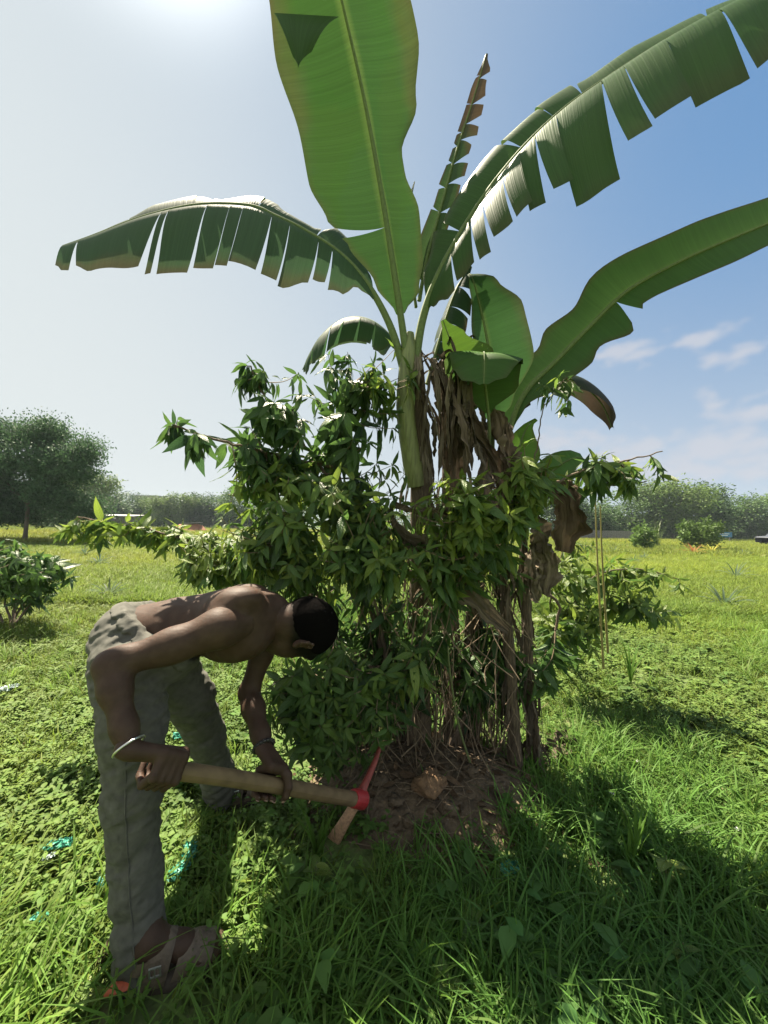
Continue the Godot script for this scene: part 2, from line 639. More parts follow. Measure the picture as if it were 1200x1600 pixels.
func dead_leaf(plant: Node3D, pts: Array, hint: Vector3, wide: float, called := "dead_leaf", crumple := 0.5) -> void:
	var n := 64
	var c := spline(pts, n)
	var s := Shape.new()
	s.at = plant.position
	var rows := []
	var tints := []
	var salt := rng.randi_range(0, 9999)
	var base := Color(0.12, 0.085, 0.055).lerp(Color(0.27, 0.225, 0.165), rng.randf()) * rand(0.5, 1.15)
	for i in n:
		var t := float(i) / (n - 1)
		var tan: Vector3 = (c[mini(i + 1, n - 1)] - c[maxi(i - 1, 0)]).normalized()
		var side: Vector3 = (hint - tan * hint.dot(tan)).normalized().rotated(tan, lumps.get_noise_2d(t * 30.0 + salt, 1.0) * 3.0 * crumple)
		var up := tan.cross(side)
		var body := 0.45 + 0.55 * sin(PI * clampf(t * 1.02, 0, 1))
		var row := []
		var tint := []
		for j in 11:
			var v := j / 5.0 - 1.0
			var w := wide * body * (1.0 + 0.95 * lumps.get_noise_2d(t * 80.0 + salt, signf(v) * 40.0) + 0.22 * absf(v) * lumps.get_noise_2d(t * 300.0 + salt, signf(v) * 90.0))
			var fold := lumps.get_noise_2d(t * 22.0 + salt, v * 34.0)
			var fine := lumps.get_noise_2d(t * 60.0 + salt, v * 130.0)
			row.append(c[i] + side * v * w * (1.0 - 0.3 * absf(fold)) + up * w * (1.1 * fold * crumple + 0.3 * fine + 0.15 * v * v))
			tint.append(base * (1.0 + 0.5 * lumps.get_noise_2d(t * 40.0 + salt, v * 90.0)) * (1.0 + 0.25 * fine))
		rows.append(row)
		tints.append(tint)
	s.sheet(rows, 1.0, 0.16, Color.WHITE, tints)
	for q in s.uv.size():
		s.uv[q] = Vector2(s.uv[q].y + salt * 0.13, s.uv[q].x)
	put(s.mesh(), called, M.dead_blade, plant)


func fibrous_stem(plant: Node3D, pts: Array, radii: Array, strips: int, green_from := 9.0) -> void:
	var n := 36
	var c := spline(pts, n)
	var s := Shape.new()
	s.at = plant.position
	var first := 0
	var rs := []
	for i in n:
		var t := float(i) / (n - 1)
		rs.append(table(radii, t) * (1.0 + 0.12 * lumps.get_noise_2d(t * 120.0, c[0].x * 90.0) + (0.1 if int(t * 14.0) % 2 else 0.0) * (1.0 - t)))
	s.tube(c, rs, 16, Color.WHITE)
	for i in s.v.size():   # split, layered sheaths
		var q := s.v[i] + s.at
		var off := lumps.get_noise_3d(q.x * 90.0, q.y * 6.0, q.z * 90.0) * 0.008
		var axis: Vector3 = c[clampi(int((q.y - c[0].y) / (c[-1].y - c[0].y) * (n - 1)), 0, n - 1)]
		s.v[i] += Vector3(q.x - axis.x, 0, q.z - axis.z).normalized() * off
	put(s.mesh(), "stem", M.stem_fibre, plant)
	for k in strips:   # hanging shreds of old sheath
		var t := rand(0.08, 0.92)
		var i := int(t * (n - 1))
		var th := rand(0, TAU)
		var out := Vector3(cos(th), 0, sin(th))
		var p: Vector3 = c[i] + out * rs[i] * 0.95
		var l := minf(rand(0.1, 0.34), p.y - 0.05)
		var pull := rand(0.0, 0.07)
		var drift := out.cross(Vector3.UP) * rand(-0.05, 0.05)
		dead_leaf(plant, [p + Vector3(0, 0.05, 0) - out * 0.01, p + out * 0.012, p + out * (0.02 + pull * 0.6) + drift * 0.5 - Vector3(0, l * 0.5, 0), p + out * (0.015 + pull) + drift - Vector3(0, l, 0)], out.cross(Vector3.UP), rand(0.005, 0.017), "sheath_strip", 0.35)


# ---------------------------------------------------------------- whorled shrubs
func leaf_shape(bend: float, fold: float, wide := 0.15, twist := 0.0) -> ArrayMesh:
	var s := Shape.new()
	var rows := []
	for i in 9:
		var x := i / 8.0
		var w := wide * pow(sin(PI * pow(x, 0.8)), 0.85) * (1.0 - 0.25 * x) + 0.006
		if x > 0.8:
			w *= 1.0 - 0.35 * (x - 0.8) / 0.2
		var row := []
		for j in 5:
			var z := (j - 2) / 2.0
			var q := Vector3(x, -bend * x * x + absf(z) * w * fold + sin(x * 15.0 + z) * 0.012 * absf(z), z * w)
			row.append(q.rotated(Vector3.RIGHT, twist * x))
		rows.append(row)
	s.sheet(rows, 1, 1)
	return s.mesh()


func whorl(list: Array, p: Vector3, d: Vector3, count: int, size: float, droop: float, tones: Array) -> void:
	var a := d.cross(Vector3(0.3, 0.2, 0.9)).normalized()
	var b := d.cross(a)
	var turn := rand(0, TAU)
	for k in count:
		var th := turn + TAU * k / count + rand(-0.35, 0.35)
		var ring := 0.0 if k < count * 0.6 else 0.5
		var radial := a * cos(th) + b * sin(th)
		var x := (radial * rand(0.6, 1.1) + d * (0.25 + ring) + Vector3.DOWN * droop * rand(0.4, 1.9) + Vector3(rng.randfn(), rng.randfn(), rng.randfn()) * 0.2).normalized()
		var y := (d + Vector3.UP * 0.4 - x * (d + Vector3.UP * 0.4).dot(x)).normalized().rotated(x, rand(-0.45, 0.45))
		var l := size * rand(0.62, 1.2) * (1.0 - 0.3 * ring)
		list.append([Transform3D(Basis(x * l, y * l, x.cross(y) * l), p - d * rand(0, 0.25) * size + radial * 0.004), tones[rng.randi() % tones.size()]])


func set_leaves(plant: Node3D, list: Array, shapes: Array, singly := 300, called := "leaf") -> void:
	var scored := []
	for e in list:
		var q: Vector3 = view.inverse() * (e[0].origin + e[0].basis.x * 0.5 - EYE)
		var seen := q.z < -0.3 and absf(q.x / q.z) < 1.0 and absf(q.y / q.z) < 1.33
		scored.append([-q.z / e[0].basis.x.length() + (0.0 if seen else 1e4), e])
	scored.sort_custom(func(x, y): return x[0] < y[0])
	var rest := {}
	for i in scored.size():
		var e: Array = scored[i][1]
		var v := i % shapes.size()
		if i < singly:
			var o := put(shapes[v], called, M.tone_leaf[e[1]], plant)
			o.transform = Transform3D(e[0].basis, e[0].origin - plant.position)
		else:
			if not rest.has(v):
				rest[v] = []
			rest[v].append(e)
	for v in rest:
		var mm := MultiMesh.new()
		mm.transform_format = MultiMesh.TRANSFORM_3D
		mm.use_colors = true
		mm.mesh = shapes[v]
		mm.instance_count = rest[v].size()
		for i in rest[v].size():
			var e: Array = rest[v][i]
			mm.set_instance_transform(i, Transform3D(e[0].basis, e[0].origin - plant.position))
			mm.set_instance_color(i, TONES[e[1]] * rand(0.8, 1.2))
		var o := MultiMeshInstance3D.new()
		o.multimesh = mm
		o.material_override = M.leaf
		o.name = "foliage" if v == 0 else "foliage_%03d" % v
		o.set_meta("kind", "stuff")
		plant.add_child(o)


func scatter(called: String, label: String, category: String, shapes: Array, places: Array, m: Material) -> void:
	for v in shapes.size():
		var mine := []
		for i in range(v, places.size(), shapes.size()):
			mine.append(places[i])
		var mm := MultiMesh.new()
		mm.transform_format = MultiMesh.TRANSFORM_3D
		mm.use_colors = true
		mm.mesh = shapes[v]
		mm.instance_count = mine.size()
		for i in mine.size():
			mm.set_instance_transform(i, mine[i][0])
			mm.set_instance_color(i, mine[i][1])
		var o := MultiMeshInstance3D.new()
		o.multimesh = mm
		o.material_override = m
		o.name = fresh(called)
		add_child(o)
		tag(o, label, category, "", "stuff")


func blades(count: int, spread: float, tall: float, wide: float, lean: float, segs := 3) -> ArrayMesh:
	var s := Shape.new()
	for k in count:
		var th := rand(0, TAU)
		var r := sqrt(rng.randf()) * spread
		var p := Vector3(cos(rand(0, TAU)) * r, -0.01, sin(rand(0, TAU)) * r)
		var out := Vector3(cos(th), 0, sin(th))
		var side := out.cross(Vector3.UP).rotated(Vector3.UP, rand(-0.6, 0.6))
		var h := tall * rand(0.45, 1.15)
		var l := lean * rand(0.2, 1.5)
		var w := wide * rand(0.6, 1.3)
		var tone := rand(0.65, 1.25)
		var tint := Color(tone * rand(0.9, 1.25), tone, tone * rand(0.7, 1.1))
		if rng.randf() < 0.1:
			tint = Color(2.2, 1.1, 1.6) * tone
		var rows := []
		for i in segs + 1:
			var t := float(i) / segs
			var q := p + out * l * h * t * t + Vector3.UP * h * (t - 0.3 * l * t * t * t)
			var ww := w * (1.0 - t * t * 0.97) * (0.7 + 0.6 * t)
			rows.append([q - side * ww, q + side * ww])
		s.sheet(rows, 1, 1, tint)
	return s.mesh()


func herb(stems: int, spread: float, tall: float, size: float) -> ArrayMesh:   # low broad-leaved weed
	var s := Shape.new()
	for k in stems:
		var th := rand(0, TAU)
		var out := Vector3(cos(th), 0, sin(th))
		var tip := out * spread * rand(0.2, 1.0) + Vector3.UP * tall * rand(0.5, 1.1)
		for e in 4:
			var f := 0.35 + 0.22 * e
			var p := tip * f
			var a := rand(0, TAU)
			var d := Vector3(cos(a), rand(0.05, 0.6), sin(a)).normalized()
			var side := d.cross(Vector3.UP).normalized()
			var up := side.cross(d)
			var l := size * rand(0.6, 1.2)
			var tone := rand(0.75, 1.25)
			var tint := Color(tone * rand(0.85, 1.15), tone, tone)
			var rows := []
			for i in 5:
				var t := i / 4.0
				var w := l * 0.3 * sin(PI * pow(t, 0.75)) + 0.0008
				var c := p + d * l * t - up * 0.35 * l * t * t
				rows.append([c - side * w + up * w * 0.3, c, c + side * w + up * w * 0.3])
			s.sheet(rows, 1, 1, tint)
	return s.mesh()


# ---------------------------------------------------------------- trees
func clump_mesh(count: int, leaf: float, flat := 1.0) -> ArrayMesh:
	var s := Shape.new()
	for k in count:
		var p := Vector3(rng.randfn(), rng.randfn() * flat, rng.randfn()) * 0.28
		var d := (Vector3(rng.randfn(), rng.randfn() * 0.6 - 0.35, rng.randfn())).normalized()
		var side := d.cross(Vector3(rng.randfn(), rng.randfn(), rng.randfn())).normalized()
		var l := leaf * rand(0.6, 1.3)
		var tone := rand(0.7, 1.3)
		var tint := Color(tone, tone, tone)
		var a := s.vert(p, Vector2.ZERO, tint)
		var b := s.vert(p + d * l * 0.5 + side * l * 0.26, Vector2.ZERO, tint)
		var c := s.vert(p + d * l, Vector2.ZERO, tint)
		var e := s.vert(p + d * l * 0.5 - side * l * 0.26, Vector2.ZERO, tint)
		s.tri(a, b, c)
		s.tri(a, c, e)
	return s.mesh()


# lobes: [centre, radii] in the tree's own metres
func make_tree(called: String, where: Vector3, lobes: Array, clumps: int, clump_size: float, tone: Color, trunk_r: float, forks: Vector3, mesh: Mesh) -> Node3D:
	var t := Node3D.new()
	t.name = fresh(called)
	t.position = where
	add_child(t)
	var s := Shape.new()
	s.tube(spline([Vector3(0, -0.3, 0), forks * 0.5 + Vector3(0.08, 0, 0.05), forks], 9), [trunk_r * 1.3, trunk_r * 0.8], 9)
	put(s.mesh(), "trunk", M.far_bark, t)
	for l in lobes:
		var b := Shape.new()
		var mid: Vector3 = l[0]
		b.tube(spline([forks * 0.8, forks.lerp(mid, 0.4) + Vector3(rand(-0.2, 0.2), 0.1, rand(-0.2, 0.2)), mid + Vector3(0, l[1].y * 0.3, 0)], 8), [trunk_r * 0.6, trunk_r * 0.12], 6)
		put(b.mesh(), "limb", M.far_bark, t)
	var total := 0.0
	for l in lobes:
		total += l[1].x * l[1].z
	var places := []
	for l in lobes:
		for i in int(clumps * l[1].x * l[1].z / total):
			var d := Vector3(rng.randfn(), rng.randfn(), rng.randfn()).normalized()
			d.y = maxf(d.y, -0.55)
			var p: Vector3 = l[0] + d * l[1] * pow(rng.randf(), 0.28) * rand(0.85, 1.12)
			if lumps.get_noise_3d(p.x * 9.0 / clump_size + where.x, p.y * 11.0 / clump_size, p.z * 9.0 / clump_size) < -0.1:
				continue
			places.append(p)
	var mm := MultiMesh.new()
	mm.transform_format = MultiMesh.TRANSFORM_3D
	mm.use_colors = true
	mm.mesh = mesh
	mm.instance_count = places.size()
	for i in places.size():
		var b := Basis.from_euler(Vector3(rand(-0.6, 0.6), rand(0, TAU), rand(-0.6, 0.6))) * clump_size * rand(0.7, 1.3)
		mm.set_instance_transform(i, Transform3D(b, places[i]))
		mm.set_instance_color(i, tone * rand(0.65, 1.35))
	var o := MultiMeshInstance3D.new()
	o.multimesh = mm
	o.material_override = M.far_leaf
	o.name = "crown"
	o.set_meta("kind", "stuff")
	t.add_child(o)
	return t


func rosette(where: Vector3, count: int, length: float, wide: float, tones: Array, label: String, group: String, called := "pineapple_plant", cat := "plant") -> Node3D:
	var o := thing(called, label, cat, where, group)
	for k in count:
		var th := k * 2.4 + rand(-0.2, 0.2)
		var steep := lerpf(0.35, 1.25, float(k) / count) + rand(-0.1, 0.1)
		var out := Vector3(cos(th), 0, sin(th))
		var side := out.cross(Vector3.UP)
		var l := length * rand(0.75, 1.1)
		var s := Shape.new()
		var rows := []
		for i in 7:
			var t := i / 6.0
			var a := steep - 0.7 * t * t * (1.4 - steep)
			var q := (out * cos(a) + Vector3.UP * sin(a)) * l * t
			var w := wide * (1.0 - t * t) * (0.6 + 0.8 * t)
			rows.append([q - side * w + Vector3.UP * w * 0.7, q, q + side * w + Vector3.UP * w * 0.7])
		s.sheet(rows, 1, 1, tones[rng.randi() % tones.size()])
		put(s.mesh(), "leaf", M.grass, o)
	return o


# ---------------------------------------------------------------- the man
func grip(s: Shape, wrist: Vector3, elbow: Vector3, c: Vector3, h: Vector3, n: Vector3, u: Vector3, r: float, thumb_side: float, wrap: float, nails: Shape) -> void:
	# c on the handle's axis, h along it, n out through the back of the hand, u towards the knuckles
	var f := Field.new()
	f.k = 0.008
	var at := func(deg: float, rho: float, along: float) -> Vector3:
		return c + h * along + (n * cos(deg_to_rad(deg)) + u * sin(deg_to_rad(deg))) * rho
	f.cap(elbow.lerp(wrist, 0.8), wrist, 0.026, 0.0245)
	var lens := [0.92, 1.0, 0.97, 0.84]
	for i in 4:
		var a := (1.5 - i) * 0.0205 * thumb_side
		var k: Vector3 = at.call(48.0, r + 0.021, a)
		f.chain([wrist + h * a * 0.55, at.call(-18.0, r + 0.026, a * 0.9), k], [0.021, 0.0155, 0.0125])
	f.build(s, 0.0035)
	for i in 4:
		var g := Field.new()
		g.k = 0.005
		var a := (1.5 - i) * 0.0215 * thumb_side
		var w: float = wrap * lens[i]
		var pts := [at.call(40.0, r + 0.02, a), at.call(40.0 + w * 0.38, r + 0.0135, a * 1.0), at.call(40.0 + w * 0.72, r + 0.0095, a * 0.97), at.call(40.0 + w, r + 0.009, a * 0.95)]
		g.chain(pts, [0.0118, 0.0102, 0.0092, 0.0076])
		g.build(s, 0.003)
		var tip: Vector3 = pts[3]
		nails.box(tip + (tip - c - h * (tip - c).dot(h)).normalized() * 0.0068, Vector3(0.0085, 0.0085, 0.0022), Basis(h, (pts[3] - pts[2]).normalized(), h.cross((pts[3] - pts[2]).normalized())).orthonormalized())
	var t := Field.new()
	t.k = 0.006
	var e := 0.04 * thumb_side
	var tp := [wrist + (at.call(-40.0, r + 0.024, e * 0.9) - wrist) * 0.3, at.call(-42.0, r + 0.021, e * 0.95), at.call(-82.0, r + 0.014, e * 1.25), at.call(-118.0, r + 0.011, e * 1.4), at.call(-142.0, r + 0.0095, e * 1.45)]
	t.chain(tp, [0.019, 0.0155, 0.0125, 0.011, 0.0085])
	t.build(s, 0.003)
	var q: Vector3 = tp[4]
	nails.box(q + (q - c - h * (q - c).dot(h)).normalized() * 0.0078, Vector3(0.01, 0.01, 0.0022), Basis(h, (tp[4] - tp[3]).normalized(), h.cross((tp[4] - tp[3]).normalized())).orthonormalized())


func ring(s: Shape, mid: Vector3, axis: Vector3, r: float, wire: float, squash := 1.0, a0 := 0.0, a1 := TAU) -> void:
	var x := axis.cross(Vector3(0.2, 0.3, 0.9)).normalized()
	var y := axis.cross(x).normalized()
	var pts := []
	for i in 33:
		var th := lerpf(a0, a1, i / 32.0)
		pts.append(mid + x * cos(th) * r + y * sin(th) * r * squash)
	s.tube(pts, [wire, wire], 7)


func make_man(h0: Vector3, h1: Vector3) -> void:
	var man := thing("person", "shirtless person in grey trousers bending forward to dig with a pickaxe", "person", foot(255, 1400))
	var hip := spot(215, 1003, 1.36)
	var neck := spot(424, 962, 1.41)
	var spine := (neck - hip).normalized()
	var wide := (spot(345, 975, 1.2) - spot(425, 962, 1.58)).normalized()
	wide = (wide - spine * wide.dot(spine)).normalized()
	var back := wide.cross(spine).normalized()
	if back.y < 0.0:
		back = -back
	var trunk := Basis(spine, back, wide)
	var sr := spot(342, 982, 1.19)
	var er := spot(171, 1040, 1.07)
	var wr := spot(203, 1172, 0.985)
	var sl := spot(424, 975, 1.57)
	var el := spot(389, 1082, 1.5)
	var wl := spot(414, 1172, 1.335)
	var body := Shape.new()
	body.at = man.position
	var f := Field.new()
	f.k = 0.045
	var skin_n := FastNoiseLite.new()
	skin_n.frequency = 1.0
	f.folds = func(q: Vector3) -> float:
		var r := q - hip
		var x := r.dot(spine)
		var y := r.dot(back)
		var z := r.dot(wide)
		var furrow := 0.009 * exp(-z * z / 0.00035) * smoothstep(0.02, 0.08, y) * smoothstep(0.5, 0.35, x)
		var ribs := 0.0022 * sin(x * 150.0 + z * 40.0) * smoothstep(0.06, 0.12, absf(z)) * smoothstep(0.08, 0.0, y) * smoothstep(0.12, 0.2, x) * smoothstep(0.42, 0.3, x)
		return furrow + ribs + 0.0025 * skin_n.get_noise_3d(q.x * 16.0, q.y * 16.0, q.z * 16.0)
	f.reach = 0.012
	f.ell(spot(362, 970, 1.385), trunk, Vector3(0.165, 0.118, 0.172))
	f.ell(spot(285, 980, 1.375), trunk, Vector3(0.17, 0.108, 0.15))
	f.ell(spot(225, 1000, 1.36), trunk, Vector3(0.13, 0.12, 0.15))
	f.ell(spot(372, 940, 1.28), trunk, Vector3(0.085, 0.05, 0.075))
	f.ell(spot(385, 935, 1.47), trunk, Vector3(0.085, 0.05, 0.075))
	f.ell(spot(375, 1005, 1.32), trunk, Vector3(0.1, 0.06, 0.09))
	f.cap(spot(396, 965, 1.4), spot(446, 972, 1.43), 0.078, 0.06)
	f.cap(spot(420, 955, 1.41), sr, 0.05, 0.05)
	f.cap(spot(425, 955, 1.42), sl, 0.05, 0.05)
	f.chain([spot(225, 1010, 1.3), spot(207, 1245, 1.13), spot(222, 1500, 1.1)], [0.07, 0.05, 0.04])
	f.chain([spot(240, 1010, 1.42), spot(320, 1150, 1.62), spot(346, 1245, 1.74)], [0.07, 0.05, 0.04])
	f.build(body, 0.0085)
	var arm := Field.new()
	arm.k = 0.03
	arm.chain([spot(368, 972, 1.26), sr, sr.lerp(er, 0.45), er.lerp(sr, 0.12), er], [0.066, 0.057, 0.043, 0.037, 0.036])
	arm.chain([er, er.lerp(wr, 0.3), er.lerp(wr, 0.75), wr], [0.036, 0.037, 0.0285, 0.0245])
	arm.ell(sr.lerp(er, 0.42) + Vector3(0, -0.012, 0), Basis((er - sr).normalized(), Vector3.UP, (er - sr).normalized().cross(Vector3.UP)).orthonormalized(), Vector3(0.1, 0.041, 0.042))
	arm.chain([spot(420, 965, 1.5), sl, sl.lerp(el, 0.45), el], [0.062, 0.055, 0.042, 0.035])
	arm.chain([el, el.lerp(wl, 0.3), el.lerp(wl, 0.75), wl], [0.035, 0.038, 0.03, 0.025])
	arm.build(body, 0.0075)
	# head
	var hc := spot(484, 981, 1.43)
	var hs1 := 1.16
	var crown := Vector3(0.93, -0.06, -0.3).normalized()
	var face := Vector3(0.1, -0.84, -0.5)
	face = (face - crown * face.dot(crown)).normalized()
	var ear := face.cross(crown).normalized()
	var hb := Basis(ear, crown, face)
	var L := func(x: float, y: float, z: float) -> Vector3: return hc + hb * Vector3(x, y, z) * hs1
	var hd := Field.new()
	hd.k = 0.022
	hd.ell(hc, hb, Vector3(0.076, 0.092, 0.098) * hs1)
	hd.ell(L.call(0, -0.012, -0.028), hb, Vector3(0.07, 0.078, 0.078) * hs1)
	hd.ell(L.call(0, -0.062, 0.04), hb, Vector3(0.06, 0.068, 0.062) * hs1)
	hd.ell(L.call(0, -0.112, 0.062), hb, Vector3(0.03, 0.022, 0.028) * hs1)
	hd.ell(L.call(0, 0.012, 0.082), hb, Vector3(0.055, 0.018, 0.02) * hs1)
	hd.cap(L.call(0, -0.075, -0.025), spot(418, 965, 1.41), 0.058, 0.064)
	var first := body.v.size()
	hd.build(body, 0.005)
	for i in range(first, body.v.size()):
		var q := hb.inverse() * (body.v[i] + body.at - hc) / hs1
		var line := q.y * 0.9 - q.z * 0.75 + 0.075 + 0.3 * lumps.get_noise_3d(q.x * 120.0, q.y * 120.0, q.z * 120.0) * 0.03
		if q.y > -0.085:
			body.c[i] = Color.WHITE.lerp(Color(0.085, 0.11, 0.15), smoothstep(-0.03, 0.03, line) * smoothstep(-0.085, -0.045, q.y + 0.012 * lumps.get_noise_3d(q.x * 300.0, q.y * 300.0, q.z * 300.0)))
	var fine := Field.new()
	fine.k = 0.007
	fine.cap(L.call(0, -0.002, 0.096), L.call(0, -0.042, 0.115), 0.008, 0.013)
	fine.cap(L.call(-0.012, -0.05, 0.1), L.call(0.012, -0.05, 0.1), 0.011, 0.011)
	fine.cap(L.call(-0.02, -0.078, 0.094), L.call(0.02, -0.078, 0.094), 0.009, 0.009)
	fine.cap(L.call(-0.017, -0.09, 0.09), L.call(0.017, -0.09, 0.09), 0.009, 0.009)
	for e in [-1, 1]:
		fine.ell(L.call(e * 0.031, -0.004, 0.083), hb, Vector3(0.016, 0.011, 0.012) * hs1)
		var x0: float = e * 0.074
		fine.ell(L.call(x0, -0.028, -0.008), hb, Vector3(0.01, 0.026, 0.014) * hs1)
		fine.chain([L.call(x0, -0.044, 0.006), L.call(x0 + e * 0.006, -0.05, -0.006), L.call(x0 + e * 0.014, -0.034, -0.024), L.call(x0 + e * 0.017, -0.014, -0.026), L.call(x0 + e * 0.013, 0.001, -0.014), L.call(x0 + e * 0.005, -0.001, 0.004), L.call(x0 + e * 0.002, -0.016, 0.008)], [0.0065, 0.007, 0.005, 0.0048, 0.0045, 0.0045, 0.004])
	fine.build(body, 0.003)
	# hands
	var nails := Shape.new()
	nails.at = man.position
	var ax := (h1 - h0).normalized()
	var view_dir := (EYE - h0).normalized()
	var nr := (view_dir - ax * view_dir.dot(ax)).normalized()
	nr = nr.rotated(ax, -0.35)
	var ur := ax.cross(nr).normalized()
	if ur.y > 0.0:
		ur = -ur
	grip(body, wr, er, h0 + ax * 0.022, ax, nr, ur, 0.026, 1.0, 200.0, nails)
	var cl := spot(417, 1224, 1.285)
	cl = h0 + ax * (cl - h0).dot(ax)
	var nl := (Vector3.UP - ax * Vector3.UP.dot(ax)).normalized()
	var away := nl.cross(ax).normalized()
	if away.z > 0.0:
		away = -away
	nl = (nl * 0.93 + away * 0.2).normalized()
	away = (away - nl * away.dot(nl)).normalized()
	grip(body, wl, el, cl, ax, nl, away, 0.028, 1.0, 170.0, nails)
	# feet
	var shoes := []
	for side in [[foot(200, 1545), foot(305, 1512), spot(222, 1488, 1.1)], [foot(338, 1265), foot(412, 1246), spot(346, 1238, 1.74)]]:
		var heel: Vector3 = side[0]
		var toe: Vector3 = side[1]
		var ahead := (toe - heel).normalized()
		toe = heel + ahead * 0.245
		var g := Field.new()
		g.k = 0.02
		var ankle := heel + ahead * 0.045 + Vector3(0, 0.115, 0)
		g.chain([side[2] + Vector3(0, 0.1, 0), ankle], [0.045, 0.037])
		g.chain([ankle, heel + ahead * 0.02 + Vector3(0, 0.06, 0)], [0.037, 0.031])
		g.chain([ankle, heel + ahead * 0.13 + Vector3(0, 0.07, 0), heel + ahead * 0.2 + Vector3(0, 0.052, 0)], [0.035, 0.032, 0.024])
		for t in 5:
			var sideways := ahead.cross(Vector3.UP)
			g.cap(heel + ahead * 0.18 + sideways * (t - 2) * 0.018 + Vector3(0, 0.048, 0), heel + ahead * (0.245 - absf(t - 1.5) * 0.009) + sideways * (t - 2) * 0.019 + Vector3(0, 0.042, 0), 0.014, 0.009)
		g.build(body, 0.006)
		shoes.append([heel, ahead])
	put(body.mesh(), "body", M.skin, man)
	put(nails.mesh(), "fingernails", M.nail, man)
	# cropped hair
	var hs := Shape.new()
	hs.at = man.position
	var wr_n := FastNoiseLite.new()
	wr_n.frequency = 1.0
	var hair := Field.new()
	hair.k = 0.02
	hair.ell(hc, hb, Vector3(0.0768, 0.0928, 0.0988) * hs1)
	hair.ell(L.call(0, -0.012, -0.028), hb, Vector3(0.0708, 0.0788, 0.0788) * hs1)
	hair.cuts = [[L.call(0, -0.02, 0.0), hb * Vector3(0, -0.77, 0.64).normalized(), 0.4]]
	hair.folds = func(p: Vector3) -> float: return 0.0016 * wr_n.get_noise_3d(p.x * 260.0, p.y * 260.0, p.z * 260.0)
	hair.reach = 0.002
	hair.build(hs, 0.004)
	put(hs.mesh(), "hair", M.hair, man)
	# trousers
	var ts := Shape.new()
	ts.at = man.position
	var tr := Field.new()
	tr.k = 0.03
	var wr_noise := FastNoiseLite.new()
	wr_noise.frequency = 1.0
	wr_noise.fractal_octaves = 3
	tr.folds = func(p: Vector3) -> float:
		var n := wr_noise.get_noise_3d(p.x * 5.0 + p.y * 3.0, p.y * 13.0 - p.x * 6.0, p.z * 5.0)
		var m := wr_noise.get_noise_3d(p.x * 11.0 - p.y * 6.0, p.y * 24.0 + p.x * 14.0, p.z * 9.0 + 7.0)
		return 0.02 * absf(n) - 0.006 + 0.003 * absf(m)
	tr.reach = 0.02
	tr.ell(spot(214, 1003, 1.36), trunk, Vector3(0.13, 0.13, 0.165))
	tr.ell(spot(198, 1002, 1.29), trunk, Vector3(0.085, 0.118, 0.09))
	tr.ell(spot(206, 998, 1.44), trunk, Vector3(0.085, 0.118, 0.09))
	tr.cap(spot(250, 1010, 1.3), spot(225, 1010, 1.45), 0.12, 0.12)
	var near_ankle := spot(221, 1510, 1.1)
	tr.chain([spot(205, 1040, 1.24), spot(208, 1130, 1.17), spot(207, 1245, 1.13), spot(212, 1370, 1.12), near_ankle], [0.115, 0.088, 0.07, 0.063, 0.068])
	var far_ankle := spot(345, 1250, 1.745)
	tr.chain([spot(255, 1035, 1.45), spot(297, 1090, 1.52), spot(322, 1150, 1.62), spot(338, 1205, 1.69), far_ankle], [0.11, 0.085, 0.07, 0.064, 0.068])
	tr.cap(spot(262, 1022, 1.29), spot(272, 1015, 1.46), 0.085, 0.085)
	tr.cap(spot(225, 985, 1.29), spot(232, 978, 1.46), 0.085, 0.085)
	var waist := (spine * 0.74 + back * 0.67).normalized()
	var belt := spot(272, 992, 1.36)
	tr.cuts = [[belt, waist, 0.34], [near_ankle + Vector3(0, -0.02, 0), Vector3(0.12, -1, 0).normalized(), 0.14], [far_ankle + Vector3(0, -0.02, 0), Vector3(0.1, -1, 0).normalized(), 0.14]]
	tr.build(ts, 0.0075)
	var trousers := put(ts.mesh(), "trousers", M.cloth, man)
	for leg in [[spot(205, 1040, 1.24), spot(208, 1130, 1.17), spot(207, 1245, 1.13), spot(212, 1370, 1.12), near_ankle]]:
		var seam := Shape.new()
		seam.at = man.position
		var line := spline(leg, 40)
		var rr := [[0.0, 0.115], [0.25, 0.088], [0.5, 0.07], [0.75, 0.063], [1.0, 0.068]]
		var pts := []
		for i in range(5, 39):
			var t := i / 39.0
			var tan: Vector3 = (line[i] - line[i - 1]).normalized()
			var out: Vector3 = (EYE - line[i] + Vector3(-0.35, 0, 0)).normalized()
			out = (out - tan * out.dot(tan)).normalized()
			var q: Vector3 = line[i] + out * (table(rr, t) * 0.6)
			for step in 30:   # walk out to the cloth
				if tr.near(q, PackedInt32Array(range(tr.kind.size()))) > -0.0005:
					break
				q += out * 0.003
			pts.append(q)
		seam.tube(pts, [0.0022, 0.0022], 5)
		put(seam.mesh(), "seam", M.cloth, trousers)
	var band := Shape.new()
	band.at = man.position
	var wb := Field.new()
	wb.k = tr.k
	for q in tr.kind.size():
		wb.kind.append(tr.kind[q])
		wb.a.append(tr.a[q])
		wb.b.append(tr.b[q] + (Vector3.ONE * 0.006 if tr.kind[q] == 1 else Vector3.ZERO))
		wb.r0.append(tr.r0[q] + 0.006)
		wb.r1.append(tr.r1[q] + 0.006)
		wb.turn.append(tr.turn[q])
	wb.folds = tr.folds
	wb.reach = tr.reach
	wb.cuts = [[belt + waist * 0.004, waist, 0.4], [belt - waist * 0.032, -waist, 9.0]]
	wb.build(band, 0.0075)
	put(band.mesh(), "waistband", M.cloth, trousers)
